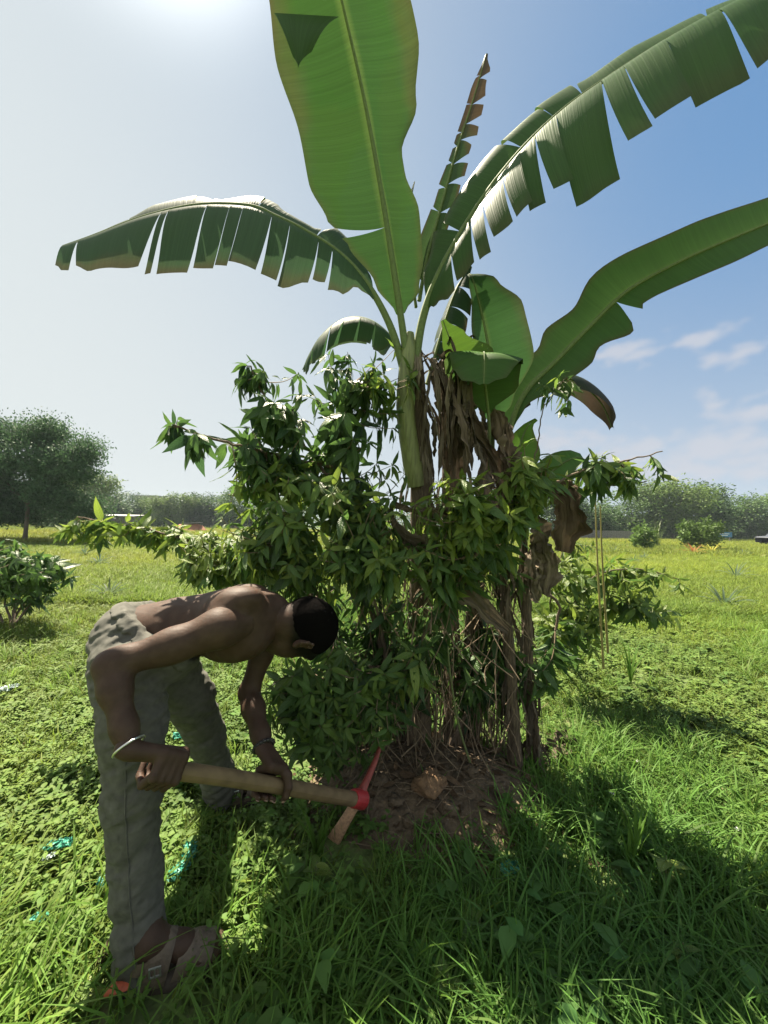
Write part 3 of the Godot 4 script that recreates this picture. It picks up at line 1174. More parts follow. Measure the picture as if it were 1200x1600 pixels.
	# sandals
	for e in shoes:
		var heel: Vector3 = e[0]
		var ahead: Vector3 = e[1]
		var sideways := ahead.cross(Vector3.UP).normalized()
		var sd := Shape.new()
		sd.at = man.position
		var outline := []
		var low := []
		for i in 28:
			var th := TAU * i / 28.0
			var x := 0.128 - 0.145 * cos(th)
			var z := 0.05 * sin(th) * (0.86 + 0.3 * clampf(x / 0.25, 0, 1))
			outline.append(heel + ahead * x + sideways * z + Vector3(0, 0.034, 0))
			low.append(heel + ahead * x + sideways * z * 1.04 + Vector3(0, 0.002, 0))
		outline.append(outline[0])
		low.append(low[0])
		var mid := []
		mid.resize(29)
		mid.fill(heel + ahead * 0.128 + Vector3(0, 0.036, 0))
		sd.sheet([low, outline, mid], 1, 1)
		var sandal := put(sd.mesh(), "sandal", M.sole, man)
		var st := Shape.new()
		st.at = man.position
		for band_at in [[0.07, 0.03, 0.13], [0.16, 0.045, 0.105]]:
			var rws := []
			for i in 13:
				var th := lerpf(-0.15, PI + 0.15, i / 12.0)
				var row := []
				for j in 5:
					var x: float = band_at[0] + (j - 2) * band_at[1] * 0.5
					var high: float = band_at[2] - x * 0.12 + 0.008 * sin(j * 0.8)
					row.append(heel + ahead * (x + 0.02 * sin(th)) + sideways * cos(th) * 0.052 + Vector3(0, 0.032 + maxf(sin(th), -0.1) * (high - 0.034), 0))
				rws.append(row)
			st.sheet(rws, 1, 1)
		var hl := []
		for i in 13:
			var th := lerpf(-1.9, 1.9, i / 12.0)
			hl.append([heel + ahead * (0.045 - 0.055 * cos(th)) + sideways * 0.047 * sin(th) + Vector3(0, 0.062, 0), heel + ahead * (0.045 - 0.05 * cos(th)) + sideways * 0.043 * sin(th) + Vector3(0, 0.092, 0)])
		st.sheet(hl, 1, 1)
		put(st.mesh(), "strap", M.leather, sandal)
		var bk := Shape.new()
		bk.at = man.position
		var b0 := heel + ahead * 0.075 + sideways * 0.056 + Vector3(0, 0.072, 0)
		var tb := Basis(ahead, Vector3.UP, sideways).rotated(ahead, 0.25)
		for q in [[Vector3(0.013, 0, 0), Vector3(0.004, 0.034, 0.004)], [Vector3(-0.013, 0, 0), Vector3(0.004, 0.034, 0.004)], [Vector3(0, 0.016, 0), Vector3(0.03, 0.004, 0.0038)], [Vector3(0, -0.016, 0), Vector3(0.03, 0.004, 0.0038)], [Vector3(0, 0, 0.001), Vector3(0.0025, 0.03, 0.0025)]]:
			bk.box(b0 + tb * q[0], q[1], tb)
		put(bk.mesh(), "buckle", M.metal, sandal)
	var tongue := Shape.new()
	tongue.at = man.position
	var hp: Vector3 = shoes[0][0]
	var ha: Vector3 = shoes[0][1]
	var hsd := ha.cross(Vector3.UP).normalized()
	tongue.tube([hp - ha * 0.045 + hsd * 0.025 + Vector3(0, 0.03, 0), hp - ha * 0.02 + hsd * 0.03 + Vector3(0, 0.042, 0), hp + ha * 0.012 + hsd * 0.036 + Vector3(0, 0.04, 0)], [0.012, 0.021, 0.012], 9, Color.WHITE, 0.5)
	put(tongue.mesh(), "heel_patch", M.orange, man)
	# things worn
	var br := Shape.new()
	br.at = man.position
	ring(br, wr.lerp(er, 0.04), (wr - er).normalized() + Vector3(0.25, 0, 0), 0.036, 0.0032)
	put(br.mesh(), "silver_bracelet", M.metal, man)
	var bd := Shape.new()
	bd.at = man.position
	var da := (wl - el).normalized()
	var dx := da.cross(Vector3.FORWARD).normalized()
	for i in 16:
		var th := TAU * i / 16.0
		var p := wl.lerp(el, 0.06) + (dx * cos(th) + da.cross(dx) * sin(th)) * 0.032
		bd.tube([p - da * 0.007, p - da * 0.004, p, p + da * 0.004, p + da * 0.007], [0.002, 0.0075, 0.0092, 0.0075, 0.002], 7)
	put(bd.mesh(), "bead_bracelet", M.bead, man)
	var nk := Shape.new()
	nk.at = man.position
	ring(nk, spot(426, 966, 1.415), (hc - spot(418, 965, 1.41)).normalized() + Vector3(0.0, -0.15, 0), 0.074, 0.0018)
	put(nk.mesh(), "necklace", M.chain, man)


func make_pickaxe(h0: Vector3, h1: Vector3) -> void:
	var o := thing("pickaxe", "pickaxe with round wooden handle and red painted head gripped by the person", "pickaxe", (h0 + h1) * 0.5)
	var ax := (h1 - h0).normalized()
	var s := Shape.new()
	s.at = o.position
	var pts := []
	var rs := []
	for i in 25:
		var t := i / 24.0
		pts.append((h0 + ax * 0.012).lerp(h1 + ax * 0.03, t) + Vector3(0, 0.004 * sin(t * 5.0), 0))
		rs.append((lerpf(0.023, 0.027, t)) * (1.0 + 0.03 * lumps.get_noise_2d(t * 160.0, 3.0)))
	s.tube(pts, rs, 18, Color.WHITE, 1.0)
	var hm: StandardMaterial3D = M.wood
	put(s.mesh(), "handle", hm, o)
	var tip := spot(597, 1158, h1.z * -1.0 + 0.13)
	var blade_end := spot(504, 1343, -h1.z - 0.03)
	var c := Shape.new()
	c.at = o.position
	c.tube([h1 - ax * 0.036, h1 - ax * 0.03, h1 + ax * 0.026, h1 + ax * 0.034], [0.03, 0.0345, 0.037, 0.031], 18)
	put(c.mesh(), "collar", M.red_paint, o)
	var across := ax.cross(tip - h1).normalized()
	var p := Shape.new()
	p.at = o.position
	var dirp := (tip - h1).normalized()
	p.tube(spline([h1 + dirp * 0.02, h1 + dirp * 0.08 + ax * 0.006, h1.lerp(tip, 0.62) + ax * 0.009, tip], 10), [0.02, 0.018, 0.016, 0.015, 0.014, 0.013, 0.012, 0.0105, 0.009, 0.006], 9, Color.WHITE, 0.85)
	put(p.mesh(), "pick_point", M.worn_red, o)
	var b := Shape.new()
	b.at = o.position
	var db := (blade_end - h1).normalized()
	var flat := db.cross(EYE - h1).normalized()
	var n := flat.cross(db).normalized()
	var top := []
	var low := []
	for i in 13:
		var t := i / 12.0
		var mid := (h1 + db * 0.02).lerp(blade_end, t) + n * 0.016 * sin(t * PI)
		var w := lerpf(0.022, 0.036, smoothstep(0.1, 1.0, t))
		var th := lerpf(0.015, 0.0025, t)
		var q := []
		for k in 9:
			var a := TAU * k / 8.0
			q.append(mid + flat.rotated(db, 0.35) * w * signf(cos(a)) * pow(absf(cos(a)), 0.6) + n.rotated(db, 0.35) * th * signf(sin(a)) * pow(absf(sin(a)), 0.6))
		top.append(q)
	var endp := []
	endp.resize(9)
	endp.fill(blade_end)
	top.append(endp)
	b.sheet(top, 1, 1)
	put(b.mesh(), "blade", M.rust, o)


# ---------------------------------------------------------------- far things
func make_background() -> void:
	var small := clump_mesh(30, 0.17)
	var big := clump_mesh(30, 0.22)
	var t := make_tree("tree", foot(38, 848), [[Vector3(0, 5.4, 0), Vector3(2.2, 1.7, 2.2)], [Vector3(-3.0, 5.2, 0.4), Vector3(2.0, 1.9, 2.0)], [Vector3(2.6, 4.8, 0.2), Vector3(1.9, 1.2, 1.6)], [Vector3(0.9, 6.9, 0), Vector3(1.3, 1.0, 1.3)], [Vector3(-1.2, 6.7, 0), Vector3(1.2, 0.9, 1.2)], [Vector3(3.6, 5.9, 0), Vector3(1.0, 0.8, 1.0)], [Vector3(-2.2, 3.2, 0), Vector3(2.4, 1.1, 1.8)], [Vector3(1.6, 3.2, 0.4), Vector3(1.6, 0.9, 1.3)], [Vector3(2.6, 2.2, -1), Vector3(1.8, 0.9, 1.4)], [Vector3(-1.6, 2.0, -1), Vector3(2.4, 0.9, 1.6)]], 4000, 0.9, Color(0.07, 0.13, 0.06), 0.1, Vector3(0.1, 3.0, 0), small)
	t.scale = Vector3.ONE * 0.88
	tag(t, "large spreading tree with thin trunk standing in the field at the left edge", "tree")
	var line := "trees along the far edge of the field"
	var protos := []
	# [px of the foot, distance, height, label]: the far line of trees, left half then right half
	var left := [[-20, 60, 8.5, "broad dark tree behind the big tree at the left edge"], [85, 62, 8.0, "rounded dark tree just right of the big tree's trunk"], [125, 58, 6.6, "low dark tree behind the left end of the grey shed"], [160, 85, 9.0, "pale rounded tree above the grey shed"], [200, 95, 7.5, "spreading pale tree behind the grey shed roof"], [232, 100, 8.0, "tree beside the small flat-roofed building"], [262, 80, 6.0, "bushy dark tree right of the grey shed"], [300, 85, 7.0, "dark tree above the heap of red earth"], [335, 90, 8.0, "tree at the right end of the left tree line"], [380, 85, 8.5, "tree partly hidden by the shrub left of the bananas"], [440, 90, 8.0, "tree hidden mostly behind the shrub's upper leaves"]]
	var right := [[880, 55, 6.6, "dark tree showing just right of the hanging brown leaf"], [925, 58, 6.2, "rounded pale green tree left of the tall grass tuft"], [985, 62, 7.5, "pale tree behind the tall grass tuft"], [1050, 60, 8.8, "tallest dark tree of the right tree line"], [1100, 64, 7.8, "tree between the tallest one and the blue sign"], [1140, 70, 7.5, "spreading tree behind the blue sign"], [1185, 66, 8.0, "spreading pale tree at the right edge"], [1240, 70, 9.0, "tree beyond the right edge of the field"], [700, 75, 7.5, "far tree glimpsed between the banana stems"], [780, 70, 7.0, "far tree glimpsed right of the banana stems"]]
	var n := 0
	for e in left + right:
		var d: float = e[1]
		var base := spot(e[0], 845.0, d)
		base.y = land(base.x, base.z)
		var high: float = e[2]
		var k := n % 4
		var o: Node3D
		if n < 4:
			var lobes := []
			match k:
				0: lobes = [[Vector3(0, 4.6, 0), Vector3(3.0, 2.6, 2.8)], [Vector3(-2.0, 3.4, 0.4), Vector3(2.2, 2.0, 2.0)], [Vector3(2.2, 3.6, -0.4), Vector3(2.2, 2.2, 2.0)], [Vector3(0.4, 1.6, 0.6), Vector3(3.2, 1.5, 2.2)]]
				1: lobes = [[Vector3(0, 4.0, 0), Vector3(3.4, 3.0, 3.0)], [Vector3(1.8, 2.2, 0.5), Vector3(2.6, 1.9, 2.0)], [Vector3(-2.2, 2.4, 0.5), Vector3(2.0, 2.0, 2.0)], [Vector3(0.2, 1.2, 1.0), Vector3(3.6, 1.2, 2.0)]]
				2: lobes = [[Vector3(-1.6, 5.2, 0), Vector3(2.8, 1.0, 2.5)], [Vector3(1.8, 5.8, 0), Vector3(2.7, 1.0, 2.4)], [Vector3(0.2, 4.2, 0.5), Vector3(3.6, 1.1, 2.6)], [Vector3(-0.4, 2.4, 0.5), Vector3(3.3, 1.3, 2.2)], [Vector3(0.5, 1.0, 1.0), Vector3(3.2, 1.1, 2.0)]]
				3: lobes = [[Vector3(0, 5.4, 0), Vector3(2.0, 1.7, 1.9)], [Vector3(-1.2, 4.0, 0.3), Vector3(1.9, 1.7, 1.8)], [Vector3(1.3, 3.6, 0.3), Vector3(1.9, 1.7, 1.8)], [Vector3(0, 1.8, 0.5), Vector3(2.7, 1.8, 2.0)]]
			o = make_tree("tree", base, lobes, 900, 1.2, [Color(0.05, 0.1, 0.03), Color(0.085, 0.15, 0.04), Color(0.11, 0.17, 0.045), Color(0.06, 0.115, 0.035)][k], 0.2, Vector3(0.1, 2.2, 0), big)
			protos.append(o)
		else:
			o = protos[k].duplicate()
			o.name = fresh("tree")
			add_child(o)
			o.position = base
		o.rotation.y = rand(0, TAU)
		o.scale = Vector3(rand(0.85, 1.4), rand(0.75, 1.2), rand(0.85, 1.4)) * high / 6.2
		o.position.y -= 0.2
		tag(o, e[3], "tree", line)
		n += 1
	# the distant wooded rise
	var woods := []
	for i in 1700:
		var d := rand(120, 190)
		var x := rand(-2.2, 2.2) * d
		woods.append([Transform3D(Basis.from_euler(Vector3(0, rand(0, TAU), 0)) * rand(4.0, 6.5), Vector3(x, rand(0.5, 4.5 + 3.0 * lumps.get_noise_2d(x * 0.8, d)), -d)), Color(0.055, 0.1, 0.04) * rand(0.7, 1.3)])
	scatter("distant_woods", "unbroken dark wood beyond the field's tree line", "woods", [big], woods, M.far_leaf)
	# palm with a flat crown above the left trees
	var u := make_tree("tree", spot(293, 845, 110), [[Vector3(0, 9.2, 0), Vector3(2.6, 0.6, 2.4)], [Vector3(1.8, 10.6, 0), Vector3(1.8, 0.6, 1.6)], [Vector3(-1.6, 10.0, 0), Vector3(1.4, 0.5, 1.2)]], 90, 1.1, Color(0.03, 0.05, 0.03), 0.14, Vector3(0.2, 8.4, 0), big)
	tag(u, "thin umbrella-shaped tree rising above the left tree line", "tree")
	# shed
	var at := spot(172, 830, 62)
	at.y = land(at.x, at.z)
	var shed := thing("shed", "long low grey wooden shed with sloping metal roof in the left field", "shed", at)
	for i in 24:
		var s := Shape.new()
		s.box(Vector3(-3.2 + i * 0.29, 0.95, 0.03 * (i % 2)), Vector3(0.27, 1.9 + 0.05 * (i % 3), 0.05))
		put(s.mesh(), "plank", M.board, shed)
	var wl := Shape.new()
	wl.box(Vector3(3.6, 0.95, -1.4), Vector3(0.06, 1.9, 2.8))
	wl.box(Vector3(-3.4, 0.95, -1.4), Vector3(0.06, 1.9, 2.8))
	wl.box(Vector3(0.1, 0.95, -2.8), Vector3(6.9, 1.9, 0.06))
	put(wl.mesh(), "wall", M.board, shed)
	var rf := Shape.new()
	var rows := []
	for i in 60:
		var x := -3.9 + i * 0.135
		rows.append([Vector3(x, 2.05 + 0.03 * (i % 2), 0.35), Vector3(x, 2.3 + 0.03 * (i % 2), -3.1), Vector3(x, 2.26, -3.1), Vector3(x, 2.0, 0.35), Vector3(x, 2.05 + 0.03 * (i % 2), 0.35)])
	rf.sheet(rows, 1, 1)
	put(rf.mesh(), "roof", M.roof_sheet, shed)
	# small building seen over the trees
	var bw := spot(232, 845, 125)
	var house := thing("house", "small pale flat-roofed house among the far left trees", "house", Vector3(bw.x, land(bw.x, bw.z), bw.z))
	var hs := Shape.new()
	hs.box(Vector3(0, 4.7, 0), Vector3(7, 9.4, 5))
	put(hs.mesh(), "wall", M.plaster, house)
	var hr := Shape.new()
	hr.box(Vector3(0, 9.55, 0), Vector3(7.8, 0.3, 5.8))
	put(hr.mesh(), "roof", M.roof_sheet, house)
	for i in 3:
		var hw := Shape.new()
		hw.box(Vector3(-2.2 + i * 2.2, 8.3, 2.52), Vector3(1.0, 1.1, 0.1))
		put(hw.mesh(), "window", M.glass, house)
	# red earth heap with grey sheets on top
	var ra := spot(296, 830, 55)
	var heap := thing("earth_heap", "heap of red earth topped with grey sheets beside the left tree line", "heap", Vector3(ra.x, land(ra.x, ra.z), ra.z))
	var hp := Shape.new()
	rows = []
	for i in 13:
		var row := []
		for j in 9:
			var x := (i / 12.0 - 0.5) * 5.0
			var z := (j / 8.0 - 0.5) * 3.0
			row.append(Vector3(x, maxf(0.0, 1.1 * (1.0 - pow(x / 2.5, 4) - pow(z / 1.5, 2))) + 0.2 * lumps.get_noise_2d(x * 20, z * 20) - 0.1, z))
		rows.append(row)
	hp.sheet(rows, 1, 1)
	put(hp.mesh(), "earth", M.clay, heap)
	var sh := Shape.new()
	sh.box(Vector3(0.4, 1.15, 0.2), Vector3(2.6, 0.06, 1.2), Basis(Vector3.BACK, 0.06))
	put(sh.mesh(), "sheet", M.roof_sheet, heap)
	# blue sign on posts
	var sp := spot(1132, 848, 48)
	var sign := thing("sign", "small blue sign board on two posts in front of the right trees", "sign", Vector3(sp.x, land(sp.x, sp.z), sp.z))
	var sb := Shape.new()
	sb.box(Vector3(0, 1.0, 0), Vector3(1.9, 0.62, 0.06))
	put(sb.mesh(), "board", M.sign_blue, sign)
	for i in 2:
		var st := Shape.new()
		st.box(Vector3(-0.1 + i * 0.05, 1.1 - i * 0.2, 0.035), Vector3(1.4 - 0.5 * i, 0.07, 0.012))
		put(st.mesh(), "stripe", M.sign_white, sign)
		var ps := Shape.new()
		ps.box(Vector3(-0.7 + i * 1.4, 0.65, -0.06), Vector3(0.07, 1.4, 0.06))
		put(ps.mesh(), "post", M.board, sign)
	# low boundary wall under the right trees
	var a := spot(905, 850, 52)
	var fence := thing("wall", "low grey boundary wall under the right trees", "wall", Vector3(a.x, land(a.x, a.z), a.z))
	var fw := Shape.new()
	fw.box(Vector3(4.0, 0.6, 0), Vector3(11, 1.2, 0.2))
	put(fw.mesh(), "panel", M.board, fence)
	# parked car cut by the right edge
	var cp := spot(1226, 855, 38)
	var car := thing("car", "dark parked car cut off by the right edge of the field", "car", Vector3(cp.x, land(cp.x, cp.z), cp.z))
	var cb := Shape.new()
	var prof := [[-2.1, 0.35, 0.8], [-2.05, 0.35, 0.95], [-1.2, 0.3, 1.0], [-0.7, 0.3, 1.45], [0.9, 0.3, 1.48], [1.6, 0.3, 1.0], [2.1, 0.35, 0.9], [2.15, 0.4, 0.6]]
	rows = []
	for q in prof:
		var hi: float = q[2]
		rows.append([Vector3(q[0], q[1], 0.82), Vector3(q[0], minf(hi, 0.9), 0.86), Vector3(q[0], hi, 0.66), Vector3(q[0], hi, -0.66), Vector3(q[0], minf(hi, 0.9), -0.86), Vector3(q[0], q[1], -0.82), Vector3(q[0], q[1], 0.82)])
	cb.sheet(rows, 1, 1)
	put(cb.mesh(), "body", M.car_paint, car)
	for x in [-1.3, 1.3]:
		for z in [-0.8, 0.8]:
			var wh := Shape.new()
			wh.tube([Vector3(x, 0.32, z - 0.1), Vector3(x, 0.32, z + 0.1)], [0.32, 0.32], 18)
			put(wh.mesh(), "wheel", M.tyre, car)
	for x in [-0.35, 0.55]:
		var gl := Shape.new()
		gl.box(Vector3(x, 1.17, 0.77), Vector3(0.75, 0.36, 0.02), Basis(Vector3.RIGHT, -0.35))
		put(gl.mesh(), "window", M.glass, car)
	# plants of the field
	var grey := [Color(0.09, 0.13, 0.075), Color(0.12, 0.16, 0.09), Color(0.07, 0.11, 0.06)]
	var rosettes := "pineapple plants in rows across the field"
	for q in [[1132, 950, 0.55, "spiky plant nearest the right edge, third from the front of the right field"], [1150, 905, 0.6, "wide spiky grey-green plant below the yellow one"], [960, 865, 0.5, "spiky plant left of the tall grass tuft"], [990, 880, 0.45, "small spiky plant below the tall grass tuft"], [1160, 870, 0.6, "spiky plant right of the yellow one"], [1005, 875, 0.4, "tiny spiky plant close beside another below the tall grass tuft"], [945, 905, 0.5, "spiky plant just above the sprawling bush"], [155, 885, 0.5, "spiky plant in the left field below the long branch"], [132, 868, 0.45, "spiky plant left of the other one below the long branch"], [170, 935, 0.4, "spiky plant near the person's trousers"], [235, 860, 0.4, "spiky plant half hidden by the long branch's leaves"]]:
		rosette(foot(q[0], q[1]), 22, q[2], 0.022, grey, q[3], rosettes)
	rosette(foot(1083, 868), 26, 0.9, 0.035, [Color(0.3, 0.12, 0.05), Color(0.34, 0.18, 0.06), Color(0.22, 0.16, 0.05)], "orange-red leaved spiky plant in the right field", "", "croton_plant")
	rosette(foot(1112, 866), 26, 0.8, 0.035, [Color(0.42, 0.36, 0.06), Color(0.36, 0.36, 0.07)], "yellow leaved spiky plant beside the orange one", "", "croton_plant")
	var tall := thing("grass_tuft", "tall fountain-like tuft of grass before the right trees", "grass", foot(1025, 858))
	put(blades(60, 0.25, 2.4, 0.018, 0.35, 5), "blades", M.grass, tall)
	(tall.get_child(0) as MeshInstance3D).material_override = M.tall_grass
	tall.get_child(0).set_meta("kind", "stuff")
	var bush := make_tree("bush", foot(1093, 862), [[Vector3(0, 0.9, 0), Vector3(1.3, 0.7, 1.0)], [Vector3(0.7, 1.5, 0), Vector3(0.8, 0.6, 0.7)], [Vector3(-0.6, 1.4, 0), Vector3(0.6, 0.7, 0.6)]], 260, 0.42, Color(0.09, 0.15, 0.035), 0.05, Vector3(0, 0.5, 0), clump_mesh(18, 0.5))
	tag(bush, "light green bush behind the orange and yellow spiky plants", "bush")
	var bush2 := make_tree("bush", foot(1005, 862), [[Vector3(0, 0.9, 0), Vector3(0.7, 0.9, 0.7)]], 90, 0.42, Color(0.1, 0.17, 0.04), 0.04, Vector3(0, 0.5, 0), clump_mesh(18, 0.5))
	tag(bush2, "small light green bush left of the tall grass tuft", "bush")


# ---------------------------------------------------------------- small things near the camera
func crumpled(called: String, label: String, where: Vector3, size: float, m: Material, group: String) -> void:
	var o := thing(called, label, "plastic bag", where, group)
	var s := Shape.new()
	var salt := rng.randi_range(0, 999)
	var rows := []
	for i in 20:
		var row := []
		for j in 15:
			var x := (i / 19.0 - 0.5) * size * 1.5
			var z := (j / 14.0 - 0.5) * size * 0.8
			var e := 1.0 - pow(absf(i / 19.0 - 0.5) * 2.0, 3.0) * 0.5
			row.append(Vector3(x + lumps.get_noise_2d(i * 9.0 + salt, j * 9.0) * size * 0.3, 0.07 + size * (0.3 * lumps.get_noise_2d(i * 5.0 + salt, j * 5.0) + 0.14 * absf(lumps.get_noise_2d(i * 15.0, j * 15.0 + salt))), z * e + lumps.get_noise_2d(i * 9.0, j * 9.0 + salt) * size * 0.5))
		rows.append(row)
	s.sheet(rows, 1, 1)
	put(s.mesh(), "sheet", m, o)
	o.rotation.y = rand(0, TAU)


func seedling(label: String, where: Vector3, tall: float, leaf: float, count: int, tones: Array, shapes: Array) -> void:
	var o := thing("broadleaf_weed", label, "weed", where)
	var s := Shape.new()
	s.tube([Vector3.ZERO, Vector3(0.01, tall * 0.5, 0.005), Vector3(0.015, tall, 0)], [0.003, 0.0015], 6)
	put(s.mesh(), "stem", M.green_twig, o)
	for k in count:
		var th := k * 2.2 + rand(-0.3, 0.3)
		var x := Vector3(cos(th), rand(0.15, 0.6), sin(th)).normalized()
		var y := (Vector3.UP - x * x.y).normalized()
		var l := leaf * rand(0.75, 1.15)
		var e := put(shapes[k % shapes.size()], "leaf", M.tone_leaf[tones[rng.randi() % tones.size()]], o)
		e.transform = Transform3D(Basis(x * l, y * l, x.cross(y) * l), Vector3(0.012, tall * (0.45 + 0.55 * k / count), 0.003))


func make_details() -> void:
	var bags := "scraps of torn green plastic bag in the grass"
	crumpled("plastic_bag", "crumpled green plastic bag scrap left of the near trouser leg, with a pale end", foot(92, 1352), 0.056, M.plastic, bags)
	crumpled("plastic_bag", "green plastic bag scrap right of the near trouser leg, upper of two", foot(296, 1362), 0.051, M.plastic, bags)
	crumpled("plastic_bag", "green plastic bag scrap right of the near trouser leg, lower of two", foot(278, 1395), 0.051, M.plastic, bags)
	crumpled("plastic_bag", "small green plastic scrap touching the near trouser leg above the ankle", foot(165, 1412), 0.036, M.plastic, bags)
	crumpled("plastic_bag", "faded green plastic scrap at the bottom left", foot(60, 1472), 0.031, M.plastic, bags)
	crumpled("plastic_bag", "green plastic scrap seen between the two legs", foot(285, 1172), 0.071, M.plastic, bags)
	crumpled("plastic_bag", "flat green plastic scrap in the shade before the soil mound", foot(797, 1392), 0.051, M.plastic, bags)
	crumpled("clear_bottle_scrap", "pale clear plastic scrap in the grass at the left edge", foot(10, 1092), 0.082, M.clear_plastic, "")
	crumpled("clear_bottle_scrap", "pale clear plastic scrap beside the left green bag", foot(76, 1372), 0.026, M.clear_plastic, "")
	var shapes := [leaf_shape(0.2, 0.2, 0.26), leaf_shape(0.35, 0.15, 0.28)]
	seedling("pale green seedling with three broad leaves in the right shade", foot(1035, 1400), 0.13, 0.075, 5, [3, 4], shapes)
	seedling("upright broad-leaved weed in the shade before the mound", foot(742, 1490), 0.1, 0.085, 6, [2, 2, 3], shapes)
	seedling("broad-leaved weed at the bottom left of the grass in shade", foot(690, 1578), 0.08, 0.07, 6, [2, 3], shapes)
	seedling("bright broad-leaved weed standing below the pickaxe blade", foot(487, 1405), 0.12, 0.06, 7, [3, 4], shapes)
	seedling("broad-leaved weed low in the bottom left corner", foot(120, 1575), 0.05, 0.06, 7, [3, 4], shapes)
	seedling("slender weed at the bottom right", foot(1060, 1540), 0.11, 0.05, 8, [3, 4], shapes)
	# maize-like shoots
	for q in [[496, 1365, 0.26, 0.016, "broad-bladed grass shoot standing before the pickaxe blade"], [995, 1370, 0.32, 0.007, "tall upright grass shoot in the right shade"], [985, 1385, 0.28, 0.007, "upright grass shoot beside the taller one in the right shade"], [470, 1490, 0.2, 0.006, "grass shoot right of the near sandal"], [985, 1080, 0.5, 0.01, "long arching grass right of the clump in the sun"], [900, 1060, 0.45, 0.01, "long pale grass at the foot of the sprawling bush"]]:
		var o := thing("grass_shoot", q[4], "grass", foot(q[0], q[1]))
		for k in 6:
			var th := k * 2.3 + 0.4
			var out := Vector3(cos(th), 0, sin(th) * 0.6)
			var rows := []
			var s := Shape.new()
			var l: float = q[2] * rand(0.7, 1.1)
			var bend := rand(0.15, 0.55)
			for i in 8:
				var t := i / 7.0
				var p := Vector3.UP * l * (t - 0.35 * bend * t * t * t) + out * l * bend * t * t
				var w: float = q[3] * sin(PI * pow(clampf(t * 0.97 + 0.03, 0, 1), 0.6))
				var side := out.cross(Vector3.UP).normalized()
				rows.append([p - side * w + out * w * 0.25, p, p + side * w + out * w * 0.25])
			s.sheet(rows, 1, 1, Color(0.08, 0.16, 0.025) * rand(0.8, 1.3))
			put(s.mesh(), "blade", M.grass, o)
	# clods, roots and litter on the mound
	var clods := "lumps of earth on the mound"
	for q in [[668, 1238, 0.075, "largest clod of brown earth on the mound"], [618, 1252, 0.035, "small clod with a pale broken face left of the largest"], [700, 1262, 0.04, "round clod right of the largest"], [640, 1275, 0.03, "small clod below the largest"], [590, 1225, 0.04, "clod just right of the pickaxe head"], [735, 1215, 0.04, "clod at the foot of the dark stem"], [760, 1300, 0.03, "small clod on the right slope of the mound"], [690, 1320, 0.025, "small clod on the front slope of the mound"]]:
		var p := foot(q[0], q[1] + 30)
		var s := Shape.new()
		var rows := []
		var salt := rng.randi_range(0, 999)
		for i in 11:
			var row := []
			for j in 15:
				var a := PI * i / 10.0
				var b := TAU * (j % 14) / 14.0
				var d := Vector3(sin(a) * cos(b), cos(a) * 0.6, sin(a) * sin(b))
				row.append(d * q[2] * (1.0 + 0.8 * lumps.get_noise_3d(d.x * 20.0 + salt, d.y * 20.0, d.z * 20.0) + 0.2 * lumps.get_noise_3d(d.x * 50.0 + salt, d.y * 50.0, d.z * 50.0)))
			rows.append(row)
		s.sheet(rows, 1, 1)
		var o := put(s.mesh(), "earth_clod", M.soil if q[2] < 0.07 else M.stone)
		o.position = Vector3(p.x, land(p.x, p.z) + mound(p.x, p.z) + q[2] * 0.3, p.z)
		tag(o, q[3], "clod", clods)
	var st := Shape.new()
	for i in 90:
		var x := 0.25 + rng.randfn() * 0.32
		var z := -1.85 + rng.randfn() * 0.22
		var p := Vector3(x, land(x, z) + mound(x, z) + 0.012, z)
		var d := Vector3(rng.randfn(), 0.15 * rng.randfn(), rng.randfn()).normalized() * rand(0.03, 0.14)
		st.tube([p - d, p + Vector3(0, rand(0.0, 0.02), 0), p + d + Vector3(0, rand(0, 0.02), 0)], [0.0022, 0.001], 5)
	var litter := put(st.mesh(), "root_litter", M.twig)
	tag(litter, "thin roots and broken twigs strewn over the dug earth", "twigs", "", "stuff")
	var dl := Shape.new()
	var places := []
	var shp := leaf_shape(0.3, 0.35, 0.2, 0.6)
	for i in 420:
		var near := rng.randf() < 0.7
		var x := 0.35 + rng.randfn() * (0.4 if near else 1.2)
		var z := (-2.0 if near else -1.7) + rng.randfn() * (0.3 if near else 0.7)
		if z > -0.8:
			continue
		var l := rand(0.03, 0.09)
		places.append([Transform3D(Basis.from_euler(Vector3(rand(-0.6, 0.6), rand(0, TAU), rand(-0.5, 0.5))) * l, Vector3(x, land(x, z) + mound(x, z) + 0.02, z)), Color(0.17, 0.115, 0.07) * rand(0.5, 1.5)])
	scatter("fallen_leaves", "dry brown fallen leaves round the foot of the clump", "leaves", [shp], places, M.dead_blade)
	var log := thing("log", "piece of rotten grey-brown stem lying right of the old banana stems", "log", foot(868, 1182))
	dead_leaf(log, [foot(845, 1190, 0.03), foot(868, 1178, 0.06), foot(900, 1172, 0.04)], Vector3(0.2, 0.8, 1), 0.06, "bark_piece", 0.8)
	dead_leaf(log, [foot(840, 1200, 0.02), foot(870, 1188, 0.05), foot(895, 1185, 0.02)], Vector3(0.2, 0.2, 1), 0.05, "bark_piece", 0.9)
	var straw := thing("dead_leaf_strip", "dry pale leaf strip lying behind the near sandal", "dead leaf", foot(165, 1510))
	dead_leaf(straw, [foot(150, 1525, 0.02), foot(165, 1512, 0.05), foot(185, 1490, 0.1), foot(187, 1478, 0.14)], Vector3(1, 0.3, 0.3), 0.014, "strip", 0.3)
	var stick := thing("cane", "thin green-yellow cane leaning inside the clump", "cane", foot(732, 1232))
	var cs := Shape.new()
	cs.at = stick.position
	cs.tube(spline([foot(735, 1236, 0.12), spot(716, 1130, 1.86), spot(703, 1050, 1.84), spot(700, 1010, 1.84)], 10), [0.006, 0.004], 7)
